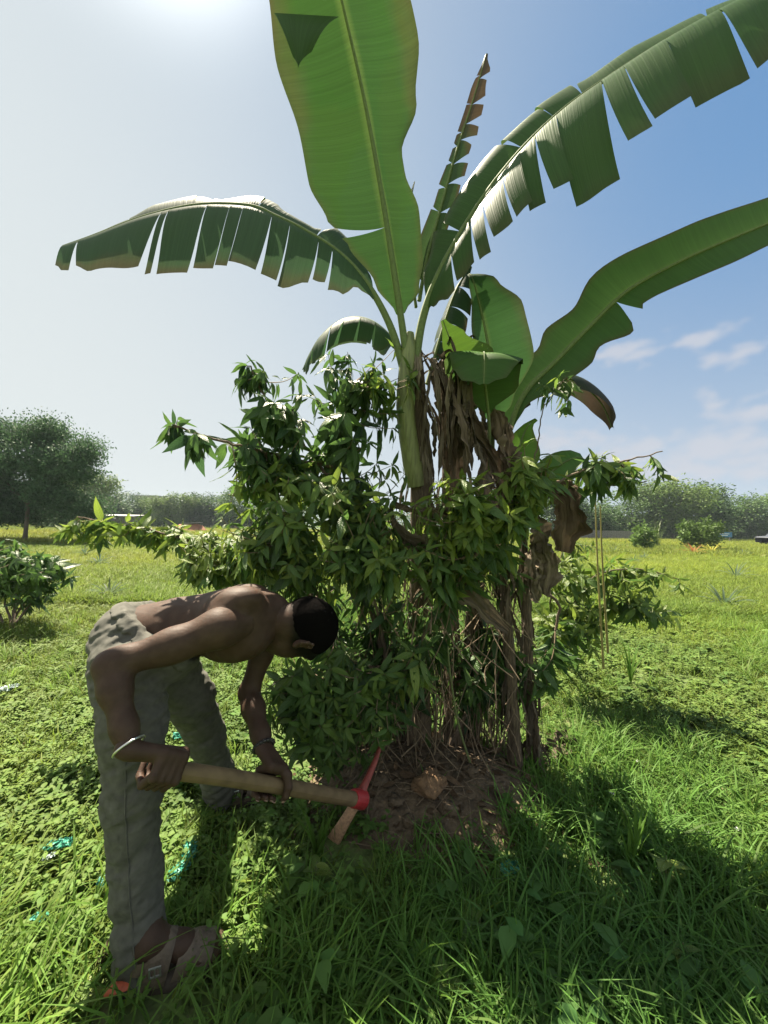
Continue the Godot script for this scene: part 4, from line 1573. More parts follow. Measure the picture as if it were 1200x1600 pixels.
	put(cs.mesh(), "stem", M.green_twig, stick)
	var st2 := thing("dry_stalk", "pair of thin dry yellow stalks standing right of the clump", "stalk", foot(945, 1000))
	for q in [[930, 770, 943, 985], [938, 790, 950, 960]]:
		var ss := Shape.new()
		ss.at = st2.position
		ss.tube(spline([spot(q[0], q[1], 2.5), spot((q[0] + q[2]) * 0.5 - 3, (q[1] + q[3]) * 0.5, 2.5), spot(q[2], q[3] + 60, 2.5)], 8), [0.004, 0.008], 7)
		put(ss.mesh(), "stalk", M.straw, st2)
	for q in [[1105, 1302, "small white flower right of the seedling in shade"], [955, 1238, "small white flower in the shaded grass, left of the others"], [995, 1184, "small white flower at the edge of the shade, topmost"], [1152, 1298, "small white flower nearest the right edge"]]:
		var o := thing("white_flower", q[2], "flower", foot(q[0], q[1] + 30), "small white flowers in the grass")
		var sm := Shape.new()
		sm.tube([Vector3.ZERO, Vector3(0.004, 0.07, 0)], [0.0012, 0.001], 5)
		put(sm.mesh(), "stem", M.green_twig, o)
		for k in 5:
			var th := TAU * k / 5.0
			var d := Vector3(cos(th), 0.35, sin(th))
			var sd := Vector3(-sin(th), 0, cos(th))
			var pt := Shape.new()
			pt.sheet([[Vector3(0.004, 0.07, 0) - sd * 0.001, Vector3(0.004, 0.07, 0) + sd * 0.001], [Vector3(0.004, 0.07, 0) + d * 0.007 - sd * 0.004, Vector3(0.004, 0.07, 0) + d * 0.007 + sd * 0.004], [Vector3(0.004, 0.07, 0) + d * 0.012 - sd * 0.002, Vector3(0.004, 0.07, 0) + d * 0.012 + sd * 0.002]], 1, 1, Color(0.7, 0.7, 0.68))
			put(pt.mesh(), "petal", M.petal, o)


# ---------------------------------------------------------------- sky
func sky_picture(sun: Vector3, level: float) -> ImageTexture:
	var w := 1536
	var h := 768
	var data := PackedFloat32Array()
	data.resize(w * h * 3)
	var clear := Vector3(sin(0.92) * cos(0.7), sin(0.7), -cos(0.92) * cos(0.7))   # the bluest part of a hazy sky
	var fluff := FastNoiseLite.new()
	fluff.frequency = 1.0
	fluff.fractal_octaves = 5
	var banks := []   # direction, half width, half height of each cloud, in radians
	for q in [[978, 550, 62, 13], [1100, 528, 46, 9], [1150, 556, 40, 10], [1120, 700, 100, 24], [985, 706, 75, 20], [1185, 645, 45, 12], [1112, 632, 16, 16], [870, 690, 90, 16], [1240, 720, 110, 22], [1330, 600, 70, 14], [1040, 735, 160, 16], [1420, 690, 110, 24]]:
		var d: Vector3 = (spot(q[0], q[1], 1.0) - EYE).normalized()
		banks.append([atan2(d.x, -d.z), asin(d.y), q[2] / 850.0, q[3] / 640.0])
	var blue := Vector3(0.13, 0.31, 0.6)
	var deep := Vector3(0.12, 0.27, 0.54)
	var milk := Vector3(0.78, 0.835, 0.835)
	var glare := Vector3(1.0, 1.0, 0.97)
	for y in h / 2 + 2:
		var el := PI * (0.5 - (y + 0.5) / h)
		for x in w:
			var az := wrapf(TAU * (x + 0.5) / w, -PI, PI)
			var d := Vector3(sin(az) * cos(el), sin(el), -cos(az) * cos(el))
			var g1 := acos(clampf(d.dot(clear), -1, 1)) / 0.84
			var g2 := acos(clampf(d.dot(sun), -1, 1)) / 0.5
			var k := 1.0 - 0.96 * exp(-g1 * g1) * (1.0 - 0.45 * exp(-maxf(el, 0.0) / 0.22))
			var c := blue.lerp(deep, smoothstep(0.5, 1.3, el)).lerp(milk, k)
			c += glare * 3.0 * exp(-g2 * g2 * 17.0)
			if az > 0.1 and az < 1.3 and el < 0.7:
				var cover := 0.0
				for b in banks:
					var e := Vector2((az - b[0]) / b[2], (el - b[1]) / b[3])
					var r := e.length_squared()
					if r < 6.0:
						cover = maxf(cover, exp(-r * 0.9))
				if cover > 0.02:
					var n := fluff.get_noise_2d(az * 16.0, el * 34.0) * 0.9
					c = c.lerp(Vector3(0.64, 0.66, 0.72), clampf((cover + n * 0.75 - 0.25) * 1.5, 0, 1) * 0.75)
			var i := (y * w + x) * 3
			data[i] = c.x / level
			data[i + 1] = c.y / level
			data[i + 2] = c.z / level
	for y in range(h / 2 + 2, h):
		for x in w:
			var i := (y * w + x) * 3
			data[i] = 0.11 / level
			data[i + 1] = 0.13 / level
			data[i + 2] = 0.06 / level
	var im := Image.create_from_data(w, h, false, Image.FORMAT_RGBF, data.to_byte_array())
	return ImageTexture.create_from_image(im)


func make_land() -> void:
	var s := Shape.new()
	var n := 190
	var rows := []
	for i in n + 1:
		var row := []
		var a := i * 2.0 / n - 1.0
		for j in n + 1:
			var b := j * 2.0 / n - 1.0
			var x := 4.0 * a + 900.0 * pow(absf(a), 5.0) * signf(a)
			var z := 4.0 * b + 900.0 * pow(absf(b), 5.0) * signf(b) - 1.5
			row.append(Vector3(x, land(x, z), z))
		rows.append(row)
	s.sheet(rows, 1, 1)
	var ground := put(s.mesh(), "ground", M.turf)
	tag(ground, "grassy level ground running back to the distant trees", "ground", "", "structure")
	var m := Shape.new()
	rows = []
	for i in 70:
		var row := []
		for j in 50:
			var x := 0.22 + (i / 69.0 - 0.5) * 1.36
			var z := -1.98 + (j / 49.0 - 0.5) * 0.98
			row.append(Vector3(x, land(x, z) + mound(x, z) - (0.012 if Vector2((x - 0.22) / 0.62, (z + 1.98) / 0.44).length() > 1.0 else -0.004), z))
		rows.append(row)
	m.sheet(rows, 1, 1)
	tag(put(m.mesh(), "soil_mound", M.soil), "heap of loose brown earth dug up at the foot of the banana clump", "earth", "", "structure")


func bare(x: float, z: float) -> float:   # share of soil showing
	var d := Vector2((x - 0.22) / 0.46, (z + 2.0) / 0.37).length()
	var a := 1.0 - smoothstep(0.8, 1.15, d + lumps.get_noise_2d(x * 18.0, z * 18.0) * 0.35)
	var b := 1.0 - smoothstep(0.7, 1.3, Vector2((x - 0.22) / 0.36, (z + 1.6) / 0.22).length() + lumps.get_noise_2d(x * 20.0, z * 20.0) * 0.5)
	var c := smoothstep(0.3, 0.45, lumps.get_noise_2d(x * 6.0 + 70.0, z * 6.0)) * 0.75
	var feet := maxf(1.0 - smoothstep(0.7, 1.2, Vector2((x + 0.6) / 0.22, (z + 1.0) / 0.2).length()), 1.0 - smoothstep(0.7, 1.2, Vector2((x + 0.68) / 0.17, (z + 1.78) / 0.12).length()))
	feet = maxf(feet, 1.0 - smoothstep(0.7, 1.2, Vector2((x + 0.17) / 0.16, (z + 1.5) / 0.14).length()))
	return clampf(maxf(maxf(a, feet * 0.87), maxf(b * 0.8, c)), 0, 1)


func make_grass() -> void:
	var fine := []
	for i in 4:
		fine.append(blades(13, 0.045, 0.11, 0.0042, 1.0, 4))
	var rough := []
	for i in 3:
		rough.append(blades(9, 0.04, 0.18, 0.0046, 0.85, 4))
	var weeds := []
	for i in 4:
		weeds.append(herb(5, 0.05, 0.075, [0.02, 0.025, 0.031, 0.038][i]))
	var a := []
	var b := []
	var w := []
	var tone := func(x: float, z: float) -> Color:
		var p := lumps.get_noise_2d(x * 4.0 + 9.0, z * 4.0)
		var q := lumps.get_noise_2d(x * 1.3, z * 1.3 + 40.0)
		return Color(0.155 + 0.06 * p + 0.05 * q, 0.22 + 0.06 * p, 0.04) * rand(0.75, 1.25)
	for i in 42000:   # within seven metres of the camera, denser close by
		var d := 0.2 + 6.8 * pow(rng.randf(), 1.3)
		var x := rand(-1.0, 1.0) * (1.2 * d + 1.3)
		var z := -d
		if rng.randf() < bare(x, z) * 0.97:
			continue
		var kind := lumps.get_noise_2d(x * 5.0 + 30.0, z * 5.0) + rand(-0.45, 0.45)
		var size := rand(0.55, 1.15)
		var t := Transform3D(Basis.from_euler(Vector3(rand(-0.25, 0.25), rand(0, TAU), rand(-0.25, 0.25))) * size, Vector3(x, land(x, z), z))
		var c: Color = tone.call(x, z)
		if kind < -0.12:
			w.append([t, c * Color(0.92, 0.95, 1.1)])
		elif kind < 0.26:
			a.append([t, c])
		else:
			b.append([t, c * Color(0.85, 1.0, 1.0)])
	scatter("short_grass", "short fine green grass over the near ground", "grass", fine, a, M.grass)
	scatter("coarse_grass", "tufts of longer broad-bladed grass in the near ground", "grass", rough, b, M.grass)
	var lush := []
	for i in 3:
		lush.append(herb(3, 0.05, 0.13, 0.065))
	var lp := []
	for i in 520:
		var q := 0.8 + 4.0 * pow(rng.randf(), 1.3)
		var x := rand(-1.2, 1.2) * q
		if x < -0.3 or rng.randf() < bare(x, -q) or lumps.get_noise_2d(x * 8.0 + 11.0, q * 8.0) < -0.05:
			continue
		lp.append([Transform3D(Basis.from_euler(Vector3(rand(-0.2, 0.2), rand(0, TAU), rand(-0.2, 0.2))) * rand(0.6, 1.1), Vector3(x, land(x, -q), -q)), (tone.call(x, -q) as Color) * Color(0.85, 0.95, 1.2)])
	scatter("tall_weeds", "larger broad-leaved weeds standing above the near grass", "weeds", lush, lp, M.grass)
	scatter("low_weeds", "low broad-leaved green weeds among the near grass", "weeds", weeds, w, M.grass)
	var mid := []
	for i in 3:
		mid.append(blades(16, 0.14, 0.2, 0.006, 0.9, 3))
	var far := []
	for i in 3:
		far.append(blades(22, 0.75, 0.3, 0.02, 0.9, 2))
	var mp := []
	for i in 27000:
		var d := 6.0 + 16.0 * pow(rng.randf(), 1.4)
		var x := rand(-1.0, 1.0) * (1.3 * d + 1.5)
		mp.append([Transform3D(Basis.from_euler(Vector3(0, rand(0, TAU), 0)) * rand(0.6, 1.25), Vector3(x, land(x, -d), -d)), (tone.call(x * 0.4, -d * 0.4) as Color) * Color(1.1, 1.05, 1.0)])
	scatter("field_grass", "bright green grass of the open field behind the banana clump", "grass", mid, mp, M.grass)
	var fp := []
	for i in 30000:
		var d := 20.0 + 75.0 * pow(rng.randf(), 1.3)
		var x := rand(-1.6, 1.6) * d
		fp.append([Transform3D(Basis.from_euler(Vector3(0, rand(0, TAU), 0)) * rand(0.7, 1.4), Vector3(x, land(x, -d), -d)), (tone.call(x * 0.15, -d * 0.15) as Color) * Color(1.2, 1.05, 1.0)])
	scatter("distant_grass", "sunlit grass at the far end of the field", "grass", far, fp, M.grass)


# ---------------------------------------------------------------- banana clump
func make_bananas() -> void:
	var p := thing("banana_plant", "tall banana plant with huge torn leaves in the middle of the clump", "banana plant", Vector3(0.2, 0, -2.2))
	fibrous_stem(p, [Vector3(0.2, -0.05, -2.2), spot(655, 1000, 2.18), spot(658, 800, 2.14), spot(655, 650, 2.1), spot(648, 555, 2.07)], [[0, 0.085], [0.5, 0.06], [1, 0.045]], 30)
	var gs := Shape.new()
	gs.at = p.position
	gs.tube(spline([spot(650, 760, 2.09), spot(634, 650, 2.04), spot(637, 560, 2.03), spot(641, 520, 2.03)], 14), [0.045, 0.05, 0.052, 0.05, 0.05, 0.05, 0.05, 0.05, 0.048, 0.046, 0.044, 0.04, 0.035, 0.02], 14)
	put(gs.mesh(), "green_stem", M.stalk, p)
	var toward := Vector3(0.15, 0, 1)
	# upright leaf in the middle, lit from behind
	banana_leaf(p, Vector3(1, 0.1, 0.15), [spot(640, 590, 2.04), spot(627, 500, 2.0), spot(615, 420, 1.95), spot(596, 300, 1.88), spot(568, 150, 1.77), spot(536, 10, 1.64), spot(505, -120, 1.5), spot(485, -230, 1.38)], {
		"start": 0.17, "stalk": 0.03, "up": Vector3(0, 0.3, -1),
		"wl": [[0.17, 0.01], [0.25, 0.11], [0.37, 0.24], [0.4, 0.3], [0.5, 0.36], [0.62, 0.35], [0.75, 0.37], [0.9, 0.3], [1.0, 0.02]],
		"wr": [[0.17, 0.012], [0.22, 0.119], [0.3, 0.172], [0.42, 0.190], [0.5, 0.142], [0.54, 0.143], [0.64, 0.277], [0.74, 0.348], [0.85, 0.328], [0.95, 0.205], [1.0, 0.021]],
		"hang_l": 0.04, "hang_r": 0.06, "lift_l": 0.2, "lift_r": 0.9, "liftp_r": 0.4, "tears_l": [0.385], "gap": 0.14, "swing": 0.02, "green": Color(0.045, 0.105, 0.026)})
	var flap := Shape.new()
	flap.at = p.position
	var fl := []
	for i in 9:
		var t := i / 8.0
		var l := spot(428, 20, 1.56).lerp(spot(530, 26, 1.6), t)
		var row := []
		for j in 7:
			row.append(l.lerp(spot(466, 108, 1.58), j / 6.0 * (1.0 - 0.55 * absf(t - 0.4))) + Vector3(0, 0, 0.02 * sin(PI * j / 6.0)))
		fl.append(row)
	flap.sheet(fl, 0.2, 0.3, Color(0.05, 0.1, 0.03))
	put(flap.mesh(), "folded_flap", M.blade, p)
	# big torn leaf to the right
	banana_leaf(p, Vector3(0.15, 0.1, 1), [spot(645, 600, 2.06), spot(660, 500, 2.03), spot(690, 420, 1.98), spot(745, 325, 1.92), spot(810, 240, 1.86), spot(880, 172, 1.8), spot(960, 115, 1.72), spot(1050, 58, 1.64), spot(1150, 5, 1.55), spot(1260, -45, 1.45), spot(1380, -85, 1.36)], {
		"start": 0.16, "stalk": 0.034,
		"wl": [[0.16, 0.009], [0.24, 0.112], [0.35, 0.188], [0.5, 0.235], [0.8, 0.235], [0.93, 0.140], [1.0, 0.019]],
		"wr": [[0.16, 0.013], [0.2, 0.110], [0.26, 0.232], [0.32, 0.300], [0.45, 0.437], [0.6, 0.586], [0.8, 0.571], [0.93, 0.317], [1.0, 0.031]],
		"hang_l": 0.25, "hang_r": 0.95, "lift_l": 2.6, "liftp": 0.7, "lift_r": 0.2, "tears_l": [0.33, 0.5, 0.56, 0.63, 0.8], "tears_r": [0.275, 0.335, 0.39, 0.44, 0.475, 0.52, 0.575, 0.63, 0.68, 0.75, 0.8, 0.88], "soon": 0.22, "wavy": 0.04, "gap": 0.12, "swing": 0.16, "green": Color(0.05, 0.105, 0.028)})
	# drooping leaf to the left
	banana_leaf(p, Vector3(0, 0.05, 1), [spot(634, 590, 2.04), spot(612, 515, 2.02), spot(578, 450, 2.0), spot(535, 400, 1.98), spot(478, 362, 1.95), spot(430, 338, 1.93), spot(390, 322, 1.93), spot(310, 320, 1.92), spot(225, 338, 1.92), spot(150, 366, 1.93), spot(98, 384, 1.94)], {
		"start": 0.2, "stalk": 0.03, "wavy": 0.045, "edge_brown": 0.5,
		"wl": [[0.2, 0.01], [0.27, 0.09], [0.34, 0.21], [0.385, 0.25], [0.4, 0.13], [0.5, 0.15], [0.55, 0.22], [0.63, 0.12], [0.68, 0.22], [0.78, 0.19], [0.84, 0.08], [1.0, 0.05]],
		"wr": [[0.2, 0.01], [0.26, 0.07], [0.31, 0.2], [0.38, 0.27], [0.45, 0.38], [0.6, 0.38], [0.75, 0.36], [0.9, 0.27], [0.97, 0.18], [1.0, 0.12]],
		"hang_l": 0.25, "hang_r": 1.0, "lift_l": 2.8, "liftp": 0.7, "lift_r": 0.1, "tears_l": [0.39, 0.53, 0.64, 0.67, 0.83], "tears_r": [0.345, 0.395, 0.45, 0.49, 0.57, 0.6, 0.66, 0.745, 0.755, 0.95], "soon": 0.2, "gap": 0.13, "swing": 0.1, "green": Color(0.05, 0.095, 0.045)})
	# young ragged leaf standing up, its top dried out
	banana_leaf(p, Vector3(1, 0.15, 0.3), [spot(655, 470, 2.1), spot(668, 400, 2.08), spot(690, 320, 2.06), spot(712, 240, 2.05), spot(738, 160, 2.04), spot(760, 84, 2.04)], {
		"start": 0.08, "stalk": 0.015, "up": Vector3(-0.3, 0.2, 1),
		"wl": [[0.08, 0.005], [0.2, 0.06], [0.4, 0.045], [0.6, 0.03], [0.85, 0.028], [1.0, 0.006]],
		"wr": [[0.08, 0.005], [0.2, 0.07], [0.4, 0.09], [0.6, 0.085], [0.75, 0.07], [0.9, 0.05], [1.0, 0.008]],
		"hang_l": 0.1, "hang_r": 0.05, "lift_l": 0.5, "lift_r": 0.5, "tears_l": [0.35, 0.45, 0.54, 0.62, 0.69, 0.8, 0.9], "tears_r": [0.36, 0.46, 0.55, 0.63, 0.72, 0.8, 0.88], "gap": 0.35, "swing": 0.3, "crumple": 0.25, "brown_from": 0.62, "edge_brown": 0.8, "green": Color(0.045, 0.085, 0.028)})
	# tip of a leaf behind
	banana_leaf(p, Vector3(1, 0, 0.2), [spot(650, 480, 2.2), spot(640, 400, 2.22), spot(638, 330, 2.24), spot(648, 284, 2.25)], {"start": 0.1, "stalk": 0.012, "up": Vector3(0, 0.2, 1),
		"wl": [[0.1, 0.004], [0.4, 0.05], [0.75, 0.02], [1, 0.003]], "wr": [[0.1, 0.004], [0.4, 0.05], [0.75, 0.015], [1, 0.003]], "green": Color(0.05, 0.09, 0.03), "brown_from": 0.85})
	# lower left leaf hanging behind the shrub
	banana_leaf(p, Vector3(0.2, 0, 1), [spot(640, 590, 2.12), spot(612, 530, 2.18), spot(575, 500, 2.24), spot(535, 500, 2.28), spot(498, 530, 2.3), spot(474, 575, 2.3)], {
		"start": 0.22, "stalk": 0.02, "wl": [[0.22, 0.01], [0.4, 0.2], [0.7, 0.24], [0.9, 0.15], [1, 0.02]], "wr": [[0.22, 0.01], [0.4, 0.22], [0.7, 0.26], [0.9, 0.16], [1, 0.02]],
		"hang_l": 0.6, "hang_r": 0.95, "lift_l": 0.5, "tears_l": [0.5, 0.7], "tears_r": [0.4, 0.5, 0.6, 0.68, 0.76, 0.85], "soon": 0.3, "gap": 0.2, "green": Color(0.045, 0.1, 0.04)})
	# torn dark leaf right behind the crown
	banana_leaf(p, Vector3(0.6, 0, 0.8), [spot(668, 600, 2.14), spot(690, 520, 2.16), spot(712, 455, 2.17), spot(735, 415, 2.17)], {
		"start": 0.2, "stalk": 0.018, "wl": [[0.2, 0.02], [0.5, 0.13], [0.8, 0.1], [1, 0.01]], "wr": [[0.2, 0.02], [0.5, 0.16], [0.8, 0.13], [1, 0.01]],
		"hang_l": 0.4, "hang_r": 0.7, "tears_l": [0.4, 0.6, 0.75], "tears_r": [0.35, 0.5, 0.65, 0.8], "gap": 0.25, "crumple": 0.2, "edge_brown": 1.0, "green": Color(0.04, 0.08, 0.035)})
	for k in 46:   # dead leaves hanging round the stem like a skirt
		var x := rand(648, 735)
		var y := rand(530, 660)
		var dd := rand(1.97, 2.2)
		var l := rand(50, 170)
		var drift := rand(-26, 46)
		dead_leaf(p, [spot(x - drift * 0.5, y, dd + 0.03), spot(x, y - 6, dd), spot(x + drift * 0.6, y + l * 0.45, dd - rand(0.0, 0.08)), spot(x + drift * rand(0.5, 1.1), y + l, dd)], Vector3(rand(-1, 1), 0, rand(-1, 1)), rand(0.008, 0.034), "dead_leaf", rand(0.4, 0.9))
	# second, smaller plant on the right
	var r := thing("banana_plant", "smaller banana plant on the right of the clump with one long wavy leaf reaching right", "banana plant", Vector3(0.52, 0, -2.3))
	fibrous_stem(r, [Vector3(0.52, -0.05, -2.3), spot(742, 950, 2.26), spot(755, 780, 2.2), spot(764, 660, 2.14)], [[0, 0.06], [0.6, 0.045], [1, 0.025]], 20)
	banana_leaf(r, Vector3(1, 0.25, 0.2), [spot(768, 760, 2.2), spot(770, 660, 2.14), spot(768, 580, 2.1), spot(755, 500, 2.08), spot(739, 438, 2.1), spot(733, 428, 2.13)], {
		"start": 0.28, "stalk": 0.022, "up": Vector3(0, 0.2, 1), "wl": [[0.28, 0.01], [0.4, 0.09], [0.7, 0.07], [0.9, 0.03], [1, 0.01]], "wr": [[0.28, 0.01], [0.38, 0.1], [0.55, 0.22], [0.75, 0.21], [0.9, 0.12], [1, 0.02]],
		"hang_l": 0.2, "hang_r": 0.1, "lift_l": 0.5, "lift_r": 0.5, "green": Color(0.055, 0.13, 0.04)})
	banana_leaf(r, Vector3(1, 0.1, 0.3), [spot(766, 740, 2.16), spot(764, 660, 2.07), spot(758, 600, 2.0), spot(753, 565, 1.95), spot(757, 552, 1.9), spot(756, 600, 1.86)], {
		"start": 0.4, "stalk": 0.018, "up": Vector3(0, 0.3, 1), "wl": [[0.4, 0.01], [0.55, 0.16], [0.75, 0.19], [0.9, 0.13], [1, 0.02]], "wr": [[0.4, 0.01], [0.55, 0.16], [0.75, 0.2], [0.9, 0.13], [1, 0.02]],
		"hang_l": 0.35, "hang_r": 0.3, "lift_l": 0.2, "lift_r": 0.2, "green": Color(0.07, 0.15, 0.035)})
	banana_leaf(r, Vector3(1, 0.2, 0.1), [spot(752, 700, 2.14), spot(735, 620, 2.08), spot(712, 555, 2.04), spot(692, 500, 2.02)], {
		"start": 0.3, "stalk": 0.015, "up": Vector3(0, 0.2, 1), "wl": [[0.3, 0.01], [0.5, 0.05], [0.8, 0.05], [1, 0.01]], "wr": [[0.3, 0.01], [0.45, 0.16], [0.65, 0.18], [0.85, 0.08], [1, 0.01]],
		"hang_r": 0.1, "lift_r": 0.4, "green": Color(0.12, 0.23, 0.03)})
	banana_leaf(r, Vector3(0.35, -1, 0.35), [spot(782, 760, 2.2), spot(797, 670, 2.15), spot(822, 612, 2.13), spot(868, 565, 2.1), spot(920, 512, 2.06), spot(980, 455, 2.0), spot(1060, 410, 1.93), spot(1150, 370, 1.86), spot(1260, 325, 1.78), spot(1370, 275, 1.7)], {
		"start": 0.14, "stalk": 0.026, "up": Vector3(0.2, 0.35, -1), "wavy": 0.05,
		"wl": [[0.14, 0.005], [0.2, 0.08], [0.25, 0.14], [0.33, 0.12], [0.38, 0.17], [0.45, 0.14], [0.53, 0.2], [0.7, 0.17], [0.9, 0.12], [1, 0.01]],
		"wr": [[0.14, 0.005], [0.2, 0.03], [0.27, 0.1], [0.38, 0.14], [0.42, 0.11], [0.5, 0.18], [0.53, 0.12], [0.7, 0.14], [0.9, 0.1], [1, 0.01]],
		"hang_l": 0.0, "hang_r": 0.15, "lift_l": -0.1, "lift_r": -0.1, "tears_r": [0.505], "gap": 0.25, "swing": 0.04, "green": Color(0.055, 0.115, 0.03)})
	banana_leaf(r, Vector3(0.1, 0, 1), [spot(785, 680, 2.28), spot(806, 615, 2.32), spot(850, 588, 2.34), spot(900, 596, 2.35), spot(938, 628, 2.36), spot(956, 668, 2.36)], {
		"start": 0.1, "stalk": 0.016, "wl": [[0.1, 0.02], [0.4, 0.12], [0.8, 0.1], [1, 0.02]], "wr": [[0.1, 0.1], [0.3, 0.2], [0.5, 0.21], [0.8, 0.17], [1, 0.03]],
		"hang_l": 0.7, "hang_r": 0.95, "lift_l": 0.3, "tears_r": [0.28, 0.5], "gap": 0.1, "edge_brown": 1.0, "brown_from": 0.62, "green": Color(0.035, 0.07, 0.03), "brown": Color(0.075, 0.055, 0.04)})
	banana_leaf(r, Vector3(1, 0, 0.4), [spot(790, 800, 2.2), spot(806, 720, 2.2), spot(822, 670, 2.2), spot(838, 655, 2.2)], {
		"start": 0.2, "stalk": 0.014, "up": Vector3(0, 0.2, 1), "wl": [[0.2, 0.01], [0.6, 0.09], [1, 0.01]], "wr": [[0.2, 0.01], [0.6, 0.12], [1, 0.01]], "green": Color(0.11, 0.22, 0.03)})
	banana_leaf(r, Vector3(0.6, -0.6, 0.5), [spot(800, 830, 2.15), spot(850, 750, 2.12), spot(900, 715, 2.1), spot(935, 735, 2.08)], {
		"start": 0.2, "stalk": 0.014, "up": Vector3(0, 1, 0.4), "wl": [[0.2, 0.01], [0.6, 0.09], [1, 0.01]], "wr": [[0.2, 0.01], [0.6, 0.09], [1, 0.01]], "hang_l": 0.2, "hang_r": 0.4, "green": Color(0.08, 0.17, 0.04)})
	for q in [[700, 600, 760, 700, 800, 770, 2.05, 0.04], [775, 640, 790, 730, 782, 800, 2.1, 0.07], [745, 660, 760, 760, 752, 830, 2.05, 0.06], [720, 640, 712, 740, 735, 820, 2.12, 0.06], [790, 660, 800, 740, 806, 800, 2.12, 0.05]]:
		dead_leaf(r, [spot(q[0], q[1], q[6]), spot(q[2], q[3], q[6] - 0.03), spot(q[4], q[5], q[6] - 0.02)], Vector3(1, 0, rand(-0.5, 0.5)), q[7], "dead_leaf", 0.8)
	# old cut stems wrapped in dead sheaths
	var e := thing("old_banana_stem", "old banana stem wrapped in shredded brown sheaths, left of a pair beside the mound", "banana stem", foot(806, 1215))
	fibrous_stem(e, [foot(806, 1215, -0.05), spot(800, 1080, 2.0), spot(790, 940, 2.02), spot(786, 800, 2.05)], [[0, 0.04], [0.4, 0.028], [1, 0.022]], 40)
	dead_leaf(e, [spot(790, 800, 2.0), spot(760, 815, 1.9), spot(720, 800, 1.85), spot(660, 800, 1.84), spot(618, 790, 1.86)], Vector3(0, 1, 0.4), 0.045, "dead_leaf", 0.7)
	dead_leaf(e, [spot(795, 790, 2.0), spot(835, 765, 1.88), spot(805, 820, 1.84), spot(745, 828, 1.82), spot(690, 800, 1.82)], Vector3(0, 1, 0.5), 0.06, "dead_leaf", 0.5)
	dead_leaf(e, [spot(612, 790, 1.9), spot(625, 830, 1.84), spot(690, 870, 1.8), spot(735, 930, 1.79), spot(795, 985, 1.8)], Vector3(0.5, 1, 0.3), 0.06, "dead_leaf", 0.5)
	var e2 := thing("old_banana_stem", "old banana stem wrapped in brown sheaths, right of a pair beside the mound", "banana stem", foot(842, 1205))
	fibrous_stem(e2, [foot(840, 1205, -0.05), spot(828, 1080, 2.06), spot(822, 950, 2.08), spot(815, 800, 2.1)], [[0, 0.036], [0.4, 0.027], [1, 0.022]], 36)
	dead_leaf(e2, [spot(820, 800, 2.05), spot(845, 760, 1.98), spot(880, 775, 1.92), spot(888, 810, 1.9), spot(878, 862, 1.9)], Vector3(1, 0.1, 0.2), 0.085, "dead_leaf", 0.55)
	dead_leaf(e2, [spot(835, 800, 2.0), spot(845, 840, 1.97), spot(858, 880, 1.97), spot(852, 930, 1.98)], Vector3(1, 0, 0.3), 0.07, "dead_leaf", 0.8)
	dead_leaf(e2, [spot(840, 830, 2.05), spot(830, 880, 2.0), spot(838, 940, 2.0)], Vector3(1, 0, 0.5), 0.05, "dead_leaf", 0.9)
	var e3 := thing("old_banana_stem", "dark old banana stem deep inside the clump behind the twigs", "banana stem", foot(710, 1195))
	fibrous_stem(e3, [foot(712, 1190, -0.05), spot(705, 1000, 2.3), spot(700, 800, 2.3), spot(700, 700, 2.3)], [[0, 0.06], [1, 0.035]], 24)


# ---------------------------------------------------------------- the whorl-leaved shrubs
func volume(list: Array, twigs: Shape, from: Array, px: float, py: float, d: float, rx: float, ry: float, rd: float, count: int, size: float, droop: float, tones: Array, fill := 0.4) -> void:
	for i in count:
		var e := Vector3(rng.randfn(), rng.randfn(), rng.randfn()).normalized() * pow(rng.randf(), fill)
		var p := spot(px + e.x * rx, py - e.y * ry, d + e.z * rd)
		if p.y < 0.04:
			continue
		var best: Vector3 = from[0]
		for q in from:
			if p.distance_squared_to(q) < p.distance_squared_to(best):
				best = q
		var out := (p - best).normalized() * 0.7 + Vector3(e.x, e.y * 0.4 + 0.45, -e.z).normalized() * 0.5
		out = out.normalized()
		var l := p.distance_to(best)
		var start := best if l < 0.4 else p - (p - best) / l * 0.4
		var knee := start.lerp(p, 0.5) + Vector3(rand(-0.03, 0.03), -0.12 * minf(l, 0.4), rand(-0.03, 0.03))
		var shoot := spline([start, knee, p], 9)
		twigs.tube(shoot, [0.0032, 0.0014], 5, Color.WHITE, 1.0, 1.0, false)
		var grown := rand(0.75, 1.2)
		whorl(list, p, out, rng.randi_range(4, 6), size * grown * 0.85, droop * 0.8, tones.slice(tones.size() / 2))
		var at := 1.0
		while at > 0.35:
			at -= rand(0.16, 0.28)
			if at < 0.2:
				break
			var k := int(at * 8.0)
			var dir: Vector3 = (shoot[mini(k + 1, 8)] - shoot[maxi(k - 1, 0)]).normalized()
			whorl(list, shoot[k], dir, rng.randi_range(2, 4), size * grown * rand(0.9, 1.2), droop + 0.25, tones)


func branch(plant: Node3D, nodes: Array, pts: Array, r0: float, r1: float) -> void:
	var c := spline(pts, 7 * pts.size())
	for i in c.size():
		if i > 0 and i < c.size() - 1:
			c[i] += Vector3(rand(-1, 1), rand(-1, 1), rand(-1, 1)) * 0.006
	var s := Shape.new()
	s.at = plant.position
	s.tube(c, [r0, r1], 8)
	put(s.mesh(), "branch", M.bark, plant)
	nodes.append_array(c)


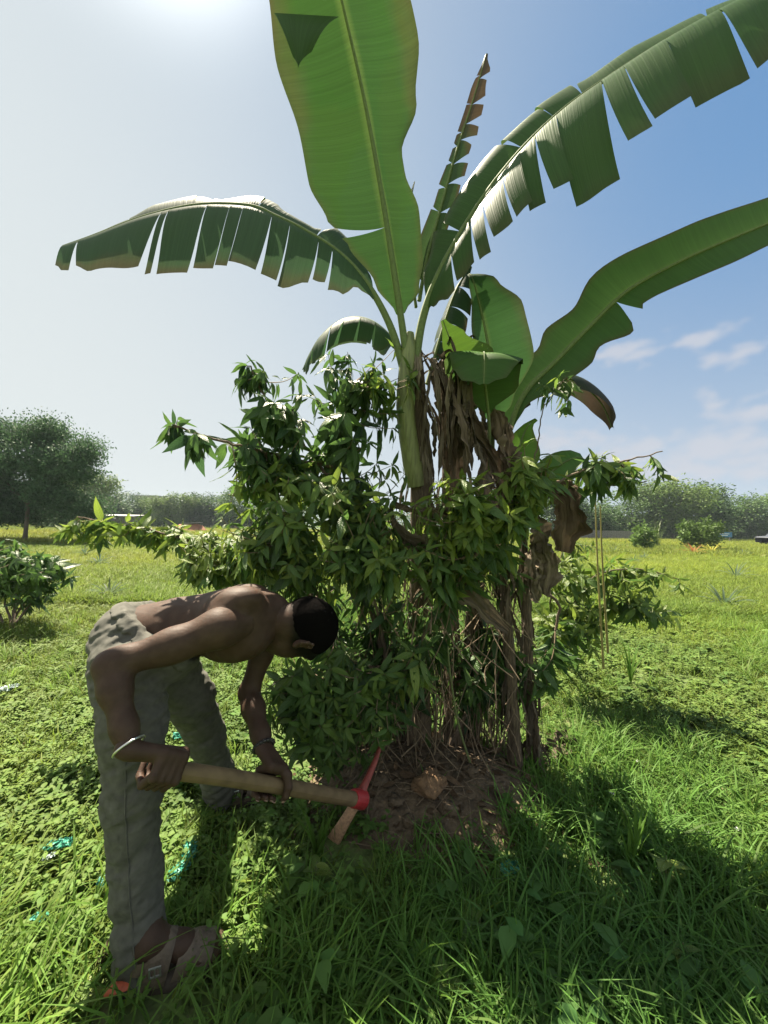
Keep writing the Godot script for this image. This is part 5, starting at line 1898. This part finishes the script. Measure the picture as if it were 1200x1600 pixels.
func make_shrubs() -> void:
	var shapes := [leaf_shape(0.25, 0.25, 0.15), leaf_shape(0.5, 0.15, 0.165, 0.35), leaf_shape(0.14, 0.3, 0.135, -0.4)]
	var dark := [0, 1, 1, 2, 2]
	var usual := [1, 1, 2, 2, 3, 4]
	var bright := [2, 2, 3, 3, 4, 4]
	# main shrub, in front of the bananas
	var p := thing("shrub", "large leafy shrub with whorled pointed leaves growing round the banana clump", "shrub", foot(600, 1190))
	var nodes := []
	var list := []
	var tw := Shape.new()
	tw.at = p.position
	var b := foot(600, 1190)
	branch(p, nodes, [b, spot(610, 1080, 2.0), spot(575, 930, 1.95), spot(545, 800, 1.95), spot(520, 700, 1.98), spot(545, 600, 2.0)], 0.02, 0.006)
	branch(p, nodes, [spot(537, 780, 1.95), spot(480, 700, 1.95), spot(425, 640, 1.93), spot(392, 572, 1.92)], 0.009, 0.004)
	branch(p, nodes, [spot(520, 730, 1.96), spot(430, 710, 1.85), spot(350, 690, 1.68), spot(270, 664, 1.6)], 0.009, 0.004)
	branch(p, nodes, [foot(560, 1185), spot(545, 1060, 1.9), spot(500, 940, 1.85), spot(450, 840, 1.85)], 0.015, 0.005)
	branch(p, nodes, [foot(640, 1185), spot(650, 1020, 1.92), spot(700, 940, 1.8), spot(735, 870, 1.72), spot(750, 790, 1.66)], 0.013, 0.005)
	branch(p, nodes, [foot(625, 1180), spot(600, 1010, 1.9), spot(582, 930, 1.8), spot(560, 860, 1.78)], 0.014, 0.005)
	branch(p, nodes, [spot(740, 870, 1.72), spot(830, 780, 1.7), spot(900, 740, 1.84), spot(960, 725, 1.9), spot(1035, 705, 1.93)], 0.009, 0.003)
	branch(p, nodes, [spot(870, 770, 1.93), spot(940, 760, 2.0), spot(1010, 752, 2.03)], 0.005, 0.003)
	branch(p, nodes, [spot(815, 780, 1.9), spot(840, 700, 1.95), spot(850, 640, 1.95), spot(885, 590, 1.95)], 0.005, 0.002)
	branch(p, nodes, [foot(570, 1190), spot(500, 1100, 1.8), spot(455, 1050, 1.75)], 0.01, 0.004)
	branch(p, nodes, [spot(545, 1060, 1.9), spot(590, 1040, 1.75), spot(640, 1045, 1.72)], 0.007, 0.003)
	branch(p, nodes, [spot(500, 940, 1.9), spot(420, 890, 2.1), spot(340, 860, 2.3), spot(240, 830, 2.4), spot(120, 808, 2.45)], 0.012, 0.004)
	branch(p, nodes, [spot(420, 890, 2.1), spot(370, 900, 2.15), spot(300, 880, 2.25)], 0.008, 0.003)
	branch(p, nodes, [foot(690, 1190), spot(760, 1050, 2.05), spot(810, 920, 2.1), spot(870, 940, 2.1), spot(868, 985, 2.1)], 0.014, 0.007)
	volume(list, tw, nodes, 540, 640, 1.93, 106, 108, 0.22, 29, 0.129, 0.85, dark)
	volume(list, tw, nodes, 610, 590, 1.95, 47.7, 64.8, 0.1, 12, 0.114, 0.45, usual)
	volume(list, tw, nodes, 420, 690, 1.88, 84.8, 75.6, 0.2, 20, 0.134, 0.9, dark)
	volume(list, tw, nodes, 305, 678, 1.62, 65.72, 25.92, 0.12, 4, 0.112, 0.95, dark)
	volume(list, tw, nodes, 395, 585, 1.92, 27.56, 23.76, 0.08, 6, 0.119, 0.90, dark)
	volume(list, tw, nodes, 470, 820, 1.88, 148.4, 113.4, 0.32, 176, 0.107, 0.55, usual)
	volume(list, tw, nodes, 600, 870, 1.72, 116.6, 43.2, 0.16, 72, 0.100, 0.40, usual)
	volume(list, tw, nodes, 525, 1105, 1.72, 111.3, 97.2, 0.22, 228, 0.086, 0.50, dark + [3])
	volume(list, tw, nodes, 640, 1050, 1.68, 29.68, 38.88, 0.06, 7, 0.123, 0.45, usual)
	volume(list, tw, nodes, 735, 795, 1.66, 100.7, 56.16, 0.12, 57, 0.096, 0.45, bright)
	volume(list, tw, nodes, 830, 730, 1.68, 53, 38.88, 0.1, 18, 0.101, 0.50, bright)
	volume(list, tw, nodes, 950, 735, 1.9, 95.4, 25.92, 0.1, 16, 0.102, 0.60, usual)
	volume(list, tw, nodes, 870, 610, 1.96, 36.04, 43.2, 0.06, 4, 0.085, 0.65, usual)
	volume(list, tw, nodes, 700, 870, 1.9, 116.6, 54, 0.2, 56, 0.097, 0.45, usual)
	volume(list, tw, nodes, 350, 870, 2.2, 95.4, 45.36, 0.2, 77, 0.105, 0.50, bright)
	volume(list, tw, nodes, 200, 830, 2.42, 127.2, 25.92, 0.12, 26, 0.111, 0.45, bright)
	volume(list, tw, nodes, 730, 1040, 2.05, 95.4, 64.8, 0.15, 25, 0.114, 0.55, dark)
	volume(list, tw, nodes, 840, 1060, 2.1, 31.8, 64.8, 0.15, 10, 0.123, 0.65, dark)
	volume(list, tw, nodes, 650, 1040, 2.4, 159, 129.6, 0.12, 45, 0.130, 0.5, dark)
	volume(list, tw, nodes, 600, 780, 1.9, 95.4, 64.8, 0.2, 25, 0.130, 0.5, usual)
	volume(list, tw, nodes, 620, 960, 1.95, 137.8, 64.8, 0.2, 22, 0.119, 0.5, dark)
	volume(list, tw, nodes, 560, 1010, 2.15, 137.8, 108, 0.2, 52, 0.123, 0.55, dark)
	# the tangle of bare twigs and vines inside
	for i in 300:
		var x := rand(540, 815)
		var y := rand(840, 1180)
		var d := rand(1.78, 2.2)
		var a := spot(x, y, d)
		var dir := Vector3(rng.randfn() * 0.5, 1.0, rng.randfn() * 0.4).normalized() * rand(0.12, 0.5)
		if a.y - dir.y * 0.5 < 0.02:
			a.y = dir.y * 0.5 + 0.05
		tw.tube(spline([a - dir * 0.5, a + Vector3(rand(-0.05, 0.05), 0, rand(-0.05, 0.05)), a + dir * 0.5], 7), [rand(0.0015, 0.0045), 0.0012], 5, Color.WHITE, 1.0, 1.0, false)
	for i in 170:   # upright bare canes
		var x := rand(545, 790)
		var f := foot(x, rand(1165, 1195))
		var q := f + Vector3(rng.randfn() * 0.08, rand(0.35, 0.95), rng.randfn() * 0.06)
		tw.tube(spline([f, f.lerp(q, 0.5) + Vector3(rand(-0.03, 0.03), 0, rand(-0.03, 0.03)), q], 8), [rand(0.002, 0.005), 0.0015], 5, Color.WHITE, 1.0, 1.0, false)
	var tangle := put(tw.mesh(), "twigs", M.twig, p)
	tangle.set_meta("kind", "stuff")
	set_leaves(p, list, shapes)
	# low bush spreading on the right behind the clump
	var r := thing("shrub", "low bright green bush sprawling over the grass right of the old banana stems", "shrub", foot(880, 1030))
	nodes = []
	list = []
	tw = Shape.new()
	tw.at = r.position
	branch(r, nodes, [foot(880, 1040), spot(890, 960, 2.9), spot(930, 900, 2.8), spot(1000, 890, 2.8), spot(1060, 905, 2.8)], 0.012, 0.003)
	branch(r, nodes, [foot(880, 1040), spot(900, 980, 3.0), spot(960, 950, 2.9), spot(1030, 950, 2.9)], 0.01, 0.003)
	branch(r, nodes, [foot(870, 1040), spot(860, 950, 3.0), spot(880, 860, 3.0), spot(900, 800, 3.0)], 0.012, 0.003)
	volume(list, tw, nodes, 905, 930, 2.9, 84.8, 86.4, 0.35, 62, 0.105, 0.45, bright)
	volume(list, tw, nodes, 1000, 910, 2.8, 74.2, 32.4, 0.2, 18, 0.092, 0.50, bright)
	volume(list, tw, nodes, 1010, 955, 2.8, 47.7, 25.92, 0.15, 10, 0.114, 0.50, usual)
	volume(list, tw, nodes, 890, 1000, 2.8, 63.6, 54, 0.25, 22, 0.123, 0.50, usual)
	put(tw.mesh(), "twigs", M.green_twig, r).set_meta("kind", "stuff")
	set_leaves(r, list, shapes, 220)
	# dark bush at the left edge
	var l := thing("shrub", "dense dark green bush standing alone in the grass at the left edge", "shrub", foot(25, 985))
	nodes = []
	list = []
	tw = Shape.new()
	tw.at = l.position
	for q in [[-60, 880], [-10, 860], [30, 865], [70, 880], [95, 890], [40, 900]]:
		branch(l, nodes, [foot(20 + rand(-14, 14), 985), spot(20 + (q[0] - 20) * 0.4, 940, 4.7), spot(q[0], q[1], 4.7 + rand(-0.3, 0.3))], 0.016, 0.005)
	volume(list, tw, nodes, 15, 895, 4.7, 100.7, 54, 0.7, 148, 0.152, 0.50, dark + [2], 0.5)
	put(tw.mesh(), "twigs", M.twig, l).set_meta("kind", "stuff")
	set_leaves(l, list, shapes, 200)


func _ready() -> void:
	rng.seed = 20
	lumps.seed = 4
	lumps.frequency = 0.05
	view = Basis.from_euler(Vector3(deg_to_rad(2.1), 0, 0)) * Basis(Vector3.BACK, deg_to_rad(1.1))
	var cam := Camera3D.new()
	cam.name = "camera"
	cam.fov = rad_to_deg(2.0 * atan(800.0 / FOCAL))
	cam.near = 0.05
	cam.far = 3000.0
	cam.transform = Transform3D(view, EYE)
	add_child(cam)
	cam.current = true
	var to_sun := Vector3(-0.29, 0.87, -0.398).normalized()
	var exposure := 4.1
	var env := Environment.new()
	env.background_mode = Environment.BG_SKY
	var pano := PanoramaSkyMaterial.new()
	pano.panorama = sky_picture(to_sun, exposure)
	var sky := Sky.new()
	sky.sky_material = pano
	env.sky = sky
	env.tonemap_mode = Environment.TONE_MAPPER_LINEAR
	env.tonemap_exposure = exposure
	env.sdfgi_enabled = true
	env.ssao_enabled = true
	env.ssil_enabled = true
	env.fog_enabled = true
	env.fog_density = 0.00045
	env.fog_light_color = Color(0.86, 0.92, 0.97)
	var world := WorldEnvironment.new()
	world.name = "environment"
	world.environment = env
	add_child(world)
	var sun := DirectionalLight3D.new()
	sun.name = "sun"
	sun.light_energy = 1.6
	sun.light_color = Color(1.0, 0.95, 0.86)
	sun.light_angular_distance = 0.53
	sun.shadow_enabled = true
	add_child(sun)
	sun.look_at_from_position(to_sun * 50.0, Vector3.ZERO)

	make_materials()
	make_land()
	make_background()
	make_bananas()
	make_shrubs()
	var h0 := spot(238, 1199, 1.02)
	var h1 := spot(560, 1248, 1.58)
	make_man(h0, h1)
	make_pickaxe(h0, h1)
	make_details()
	make_grass()
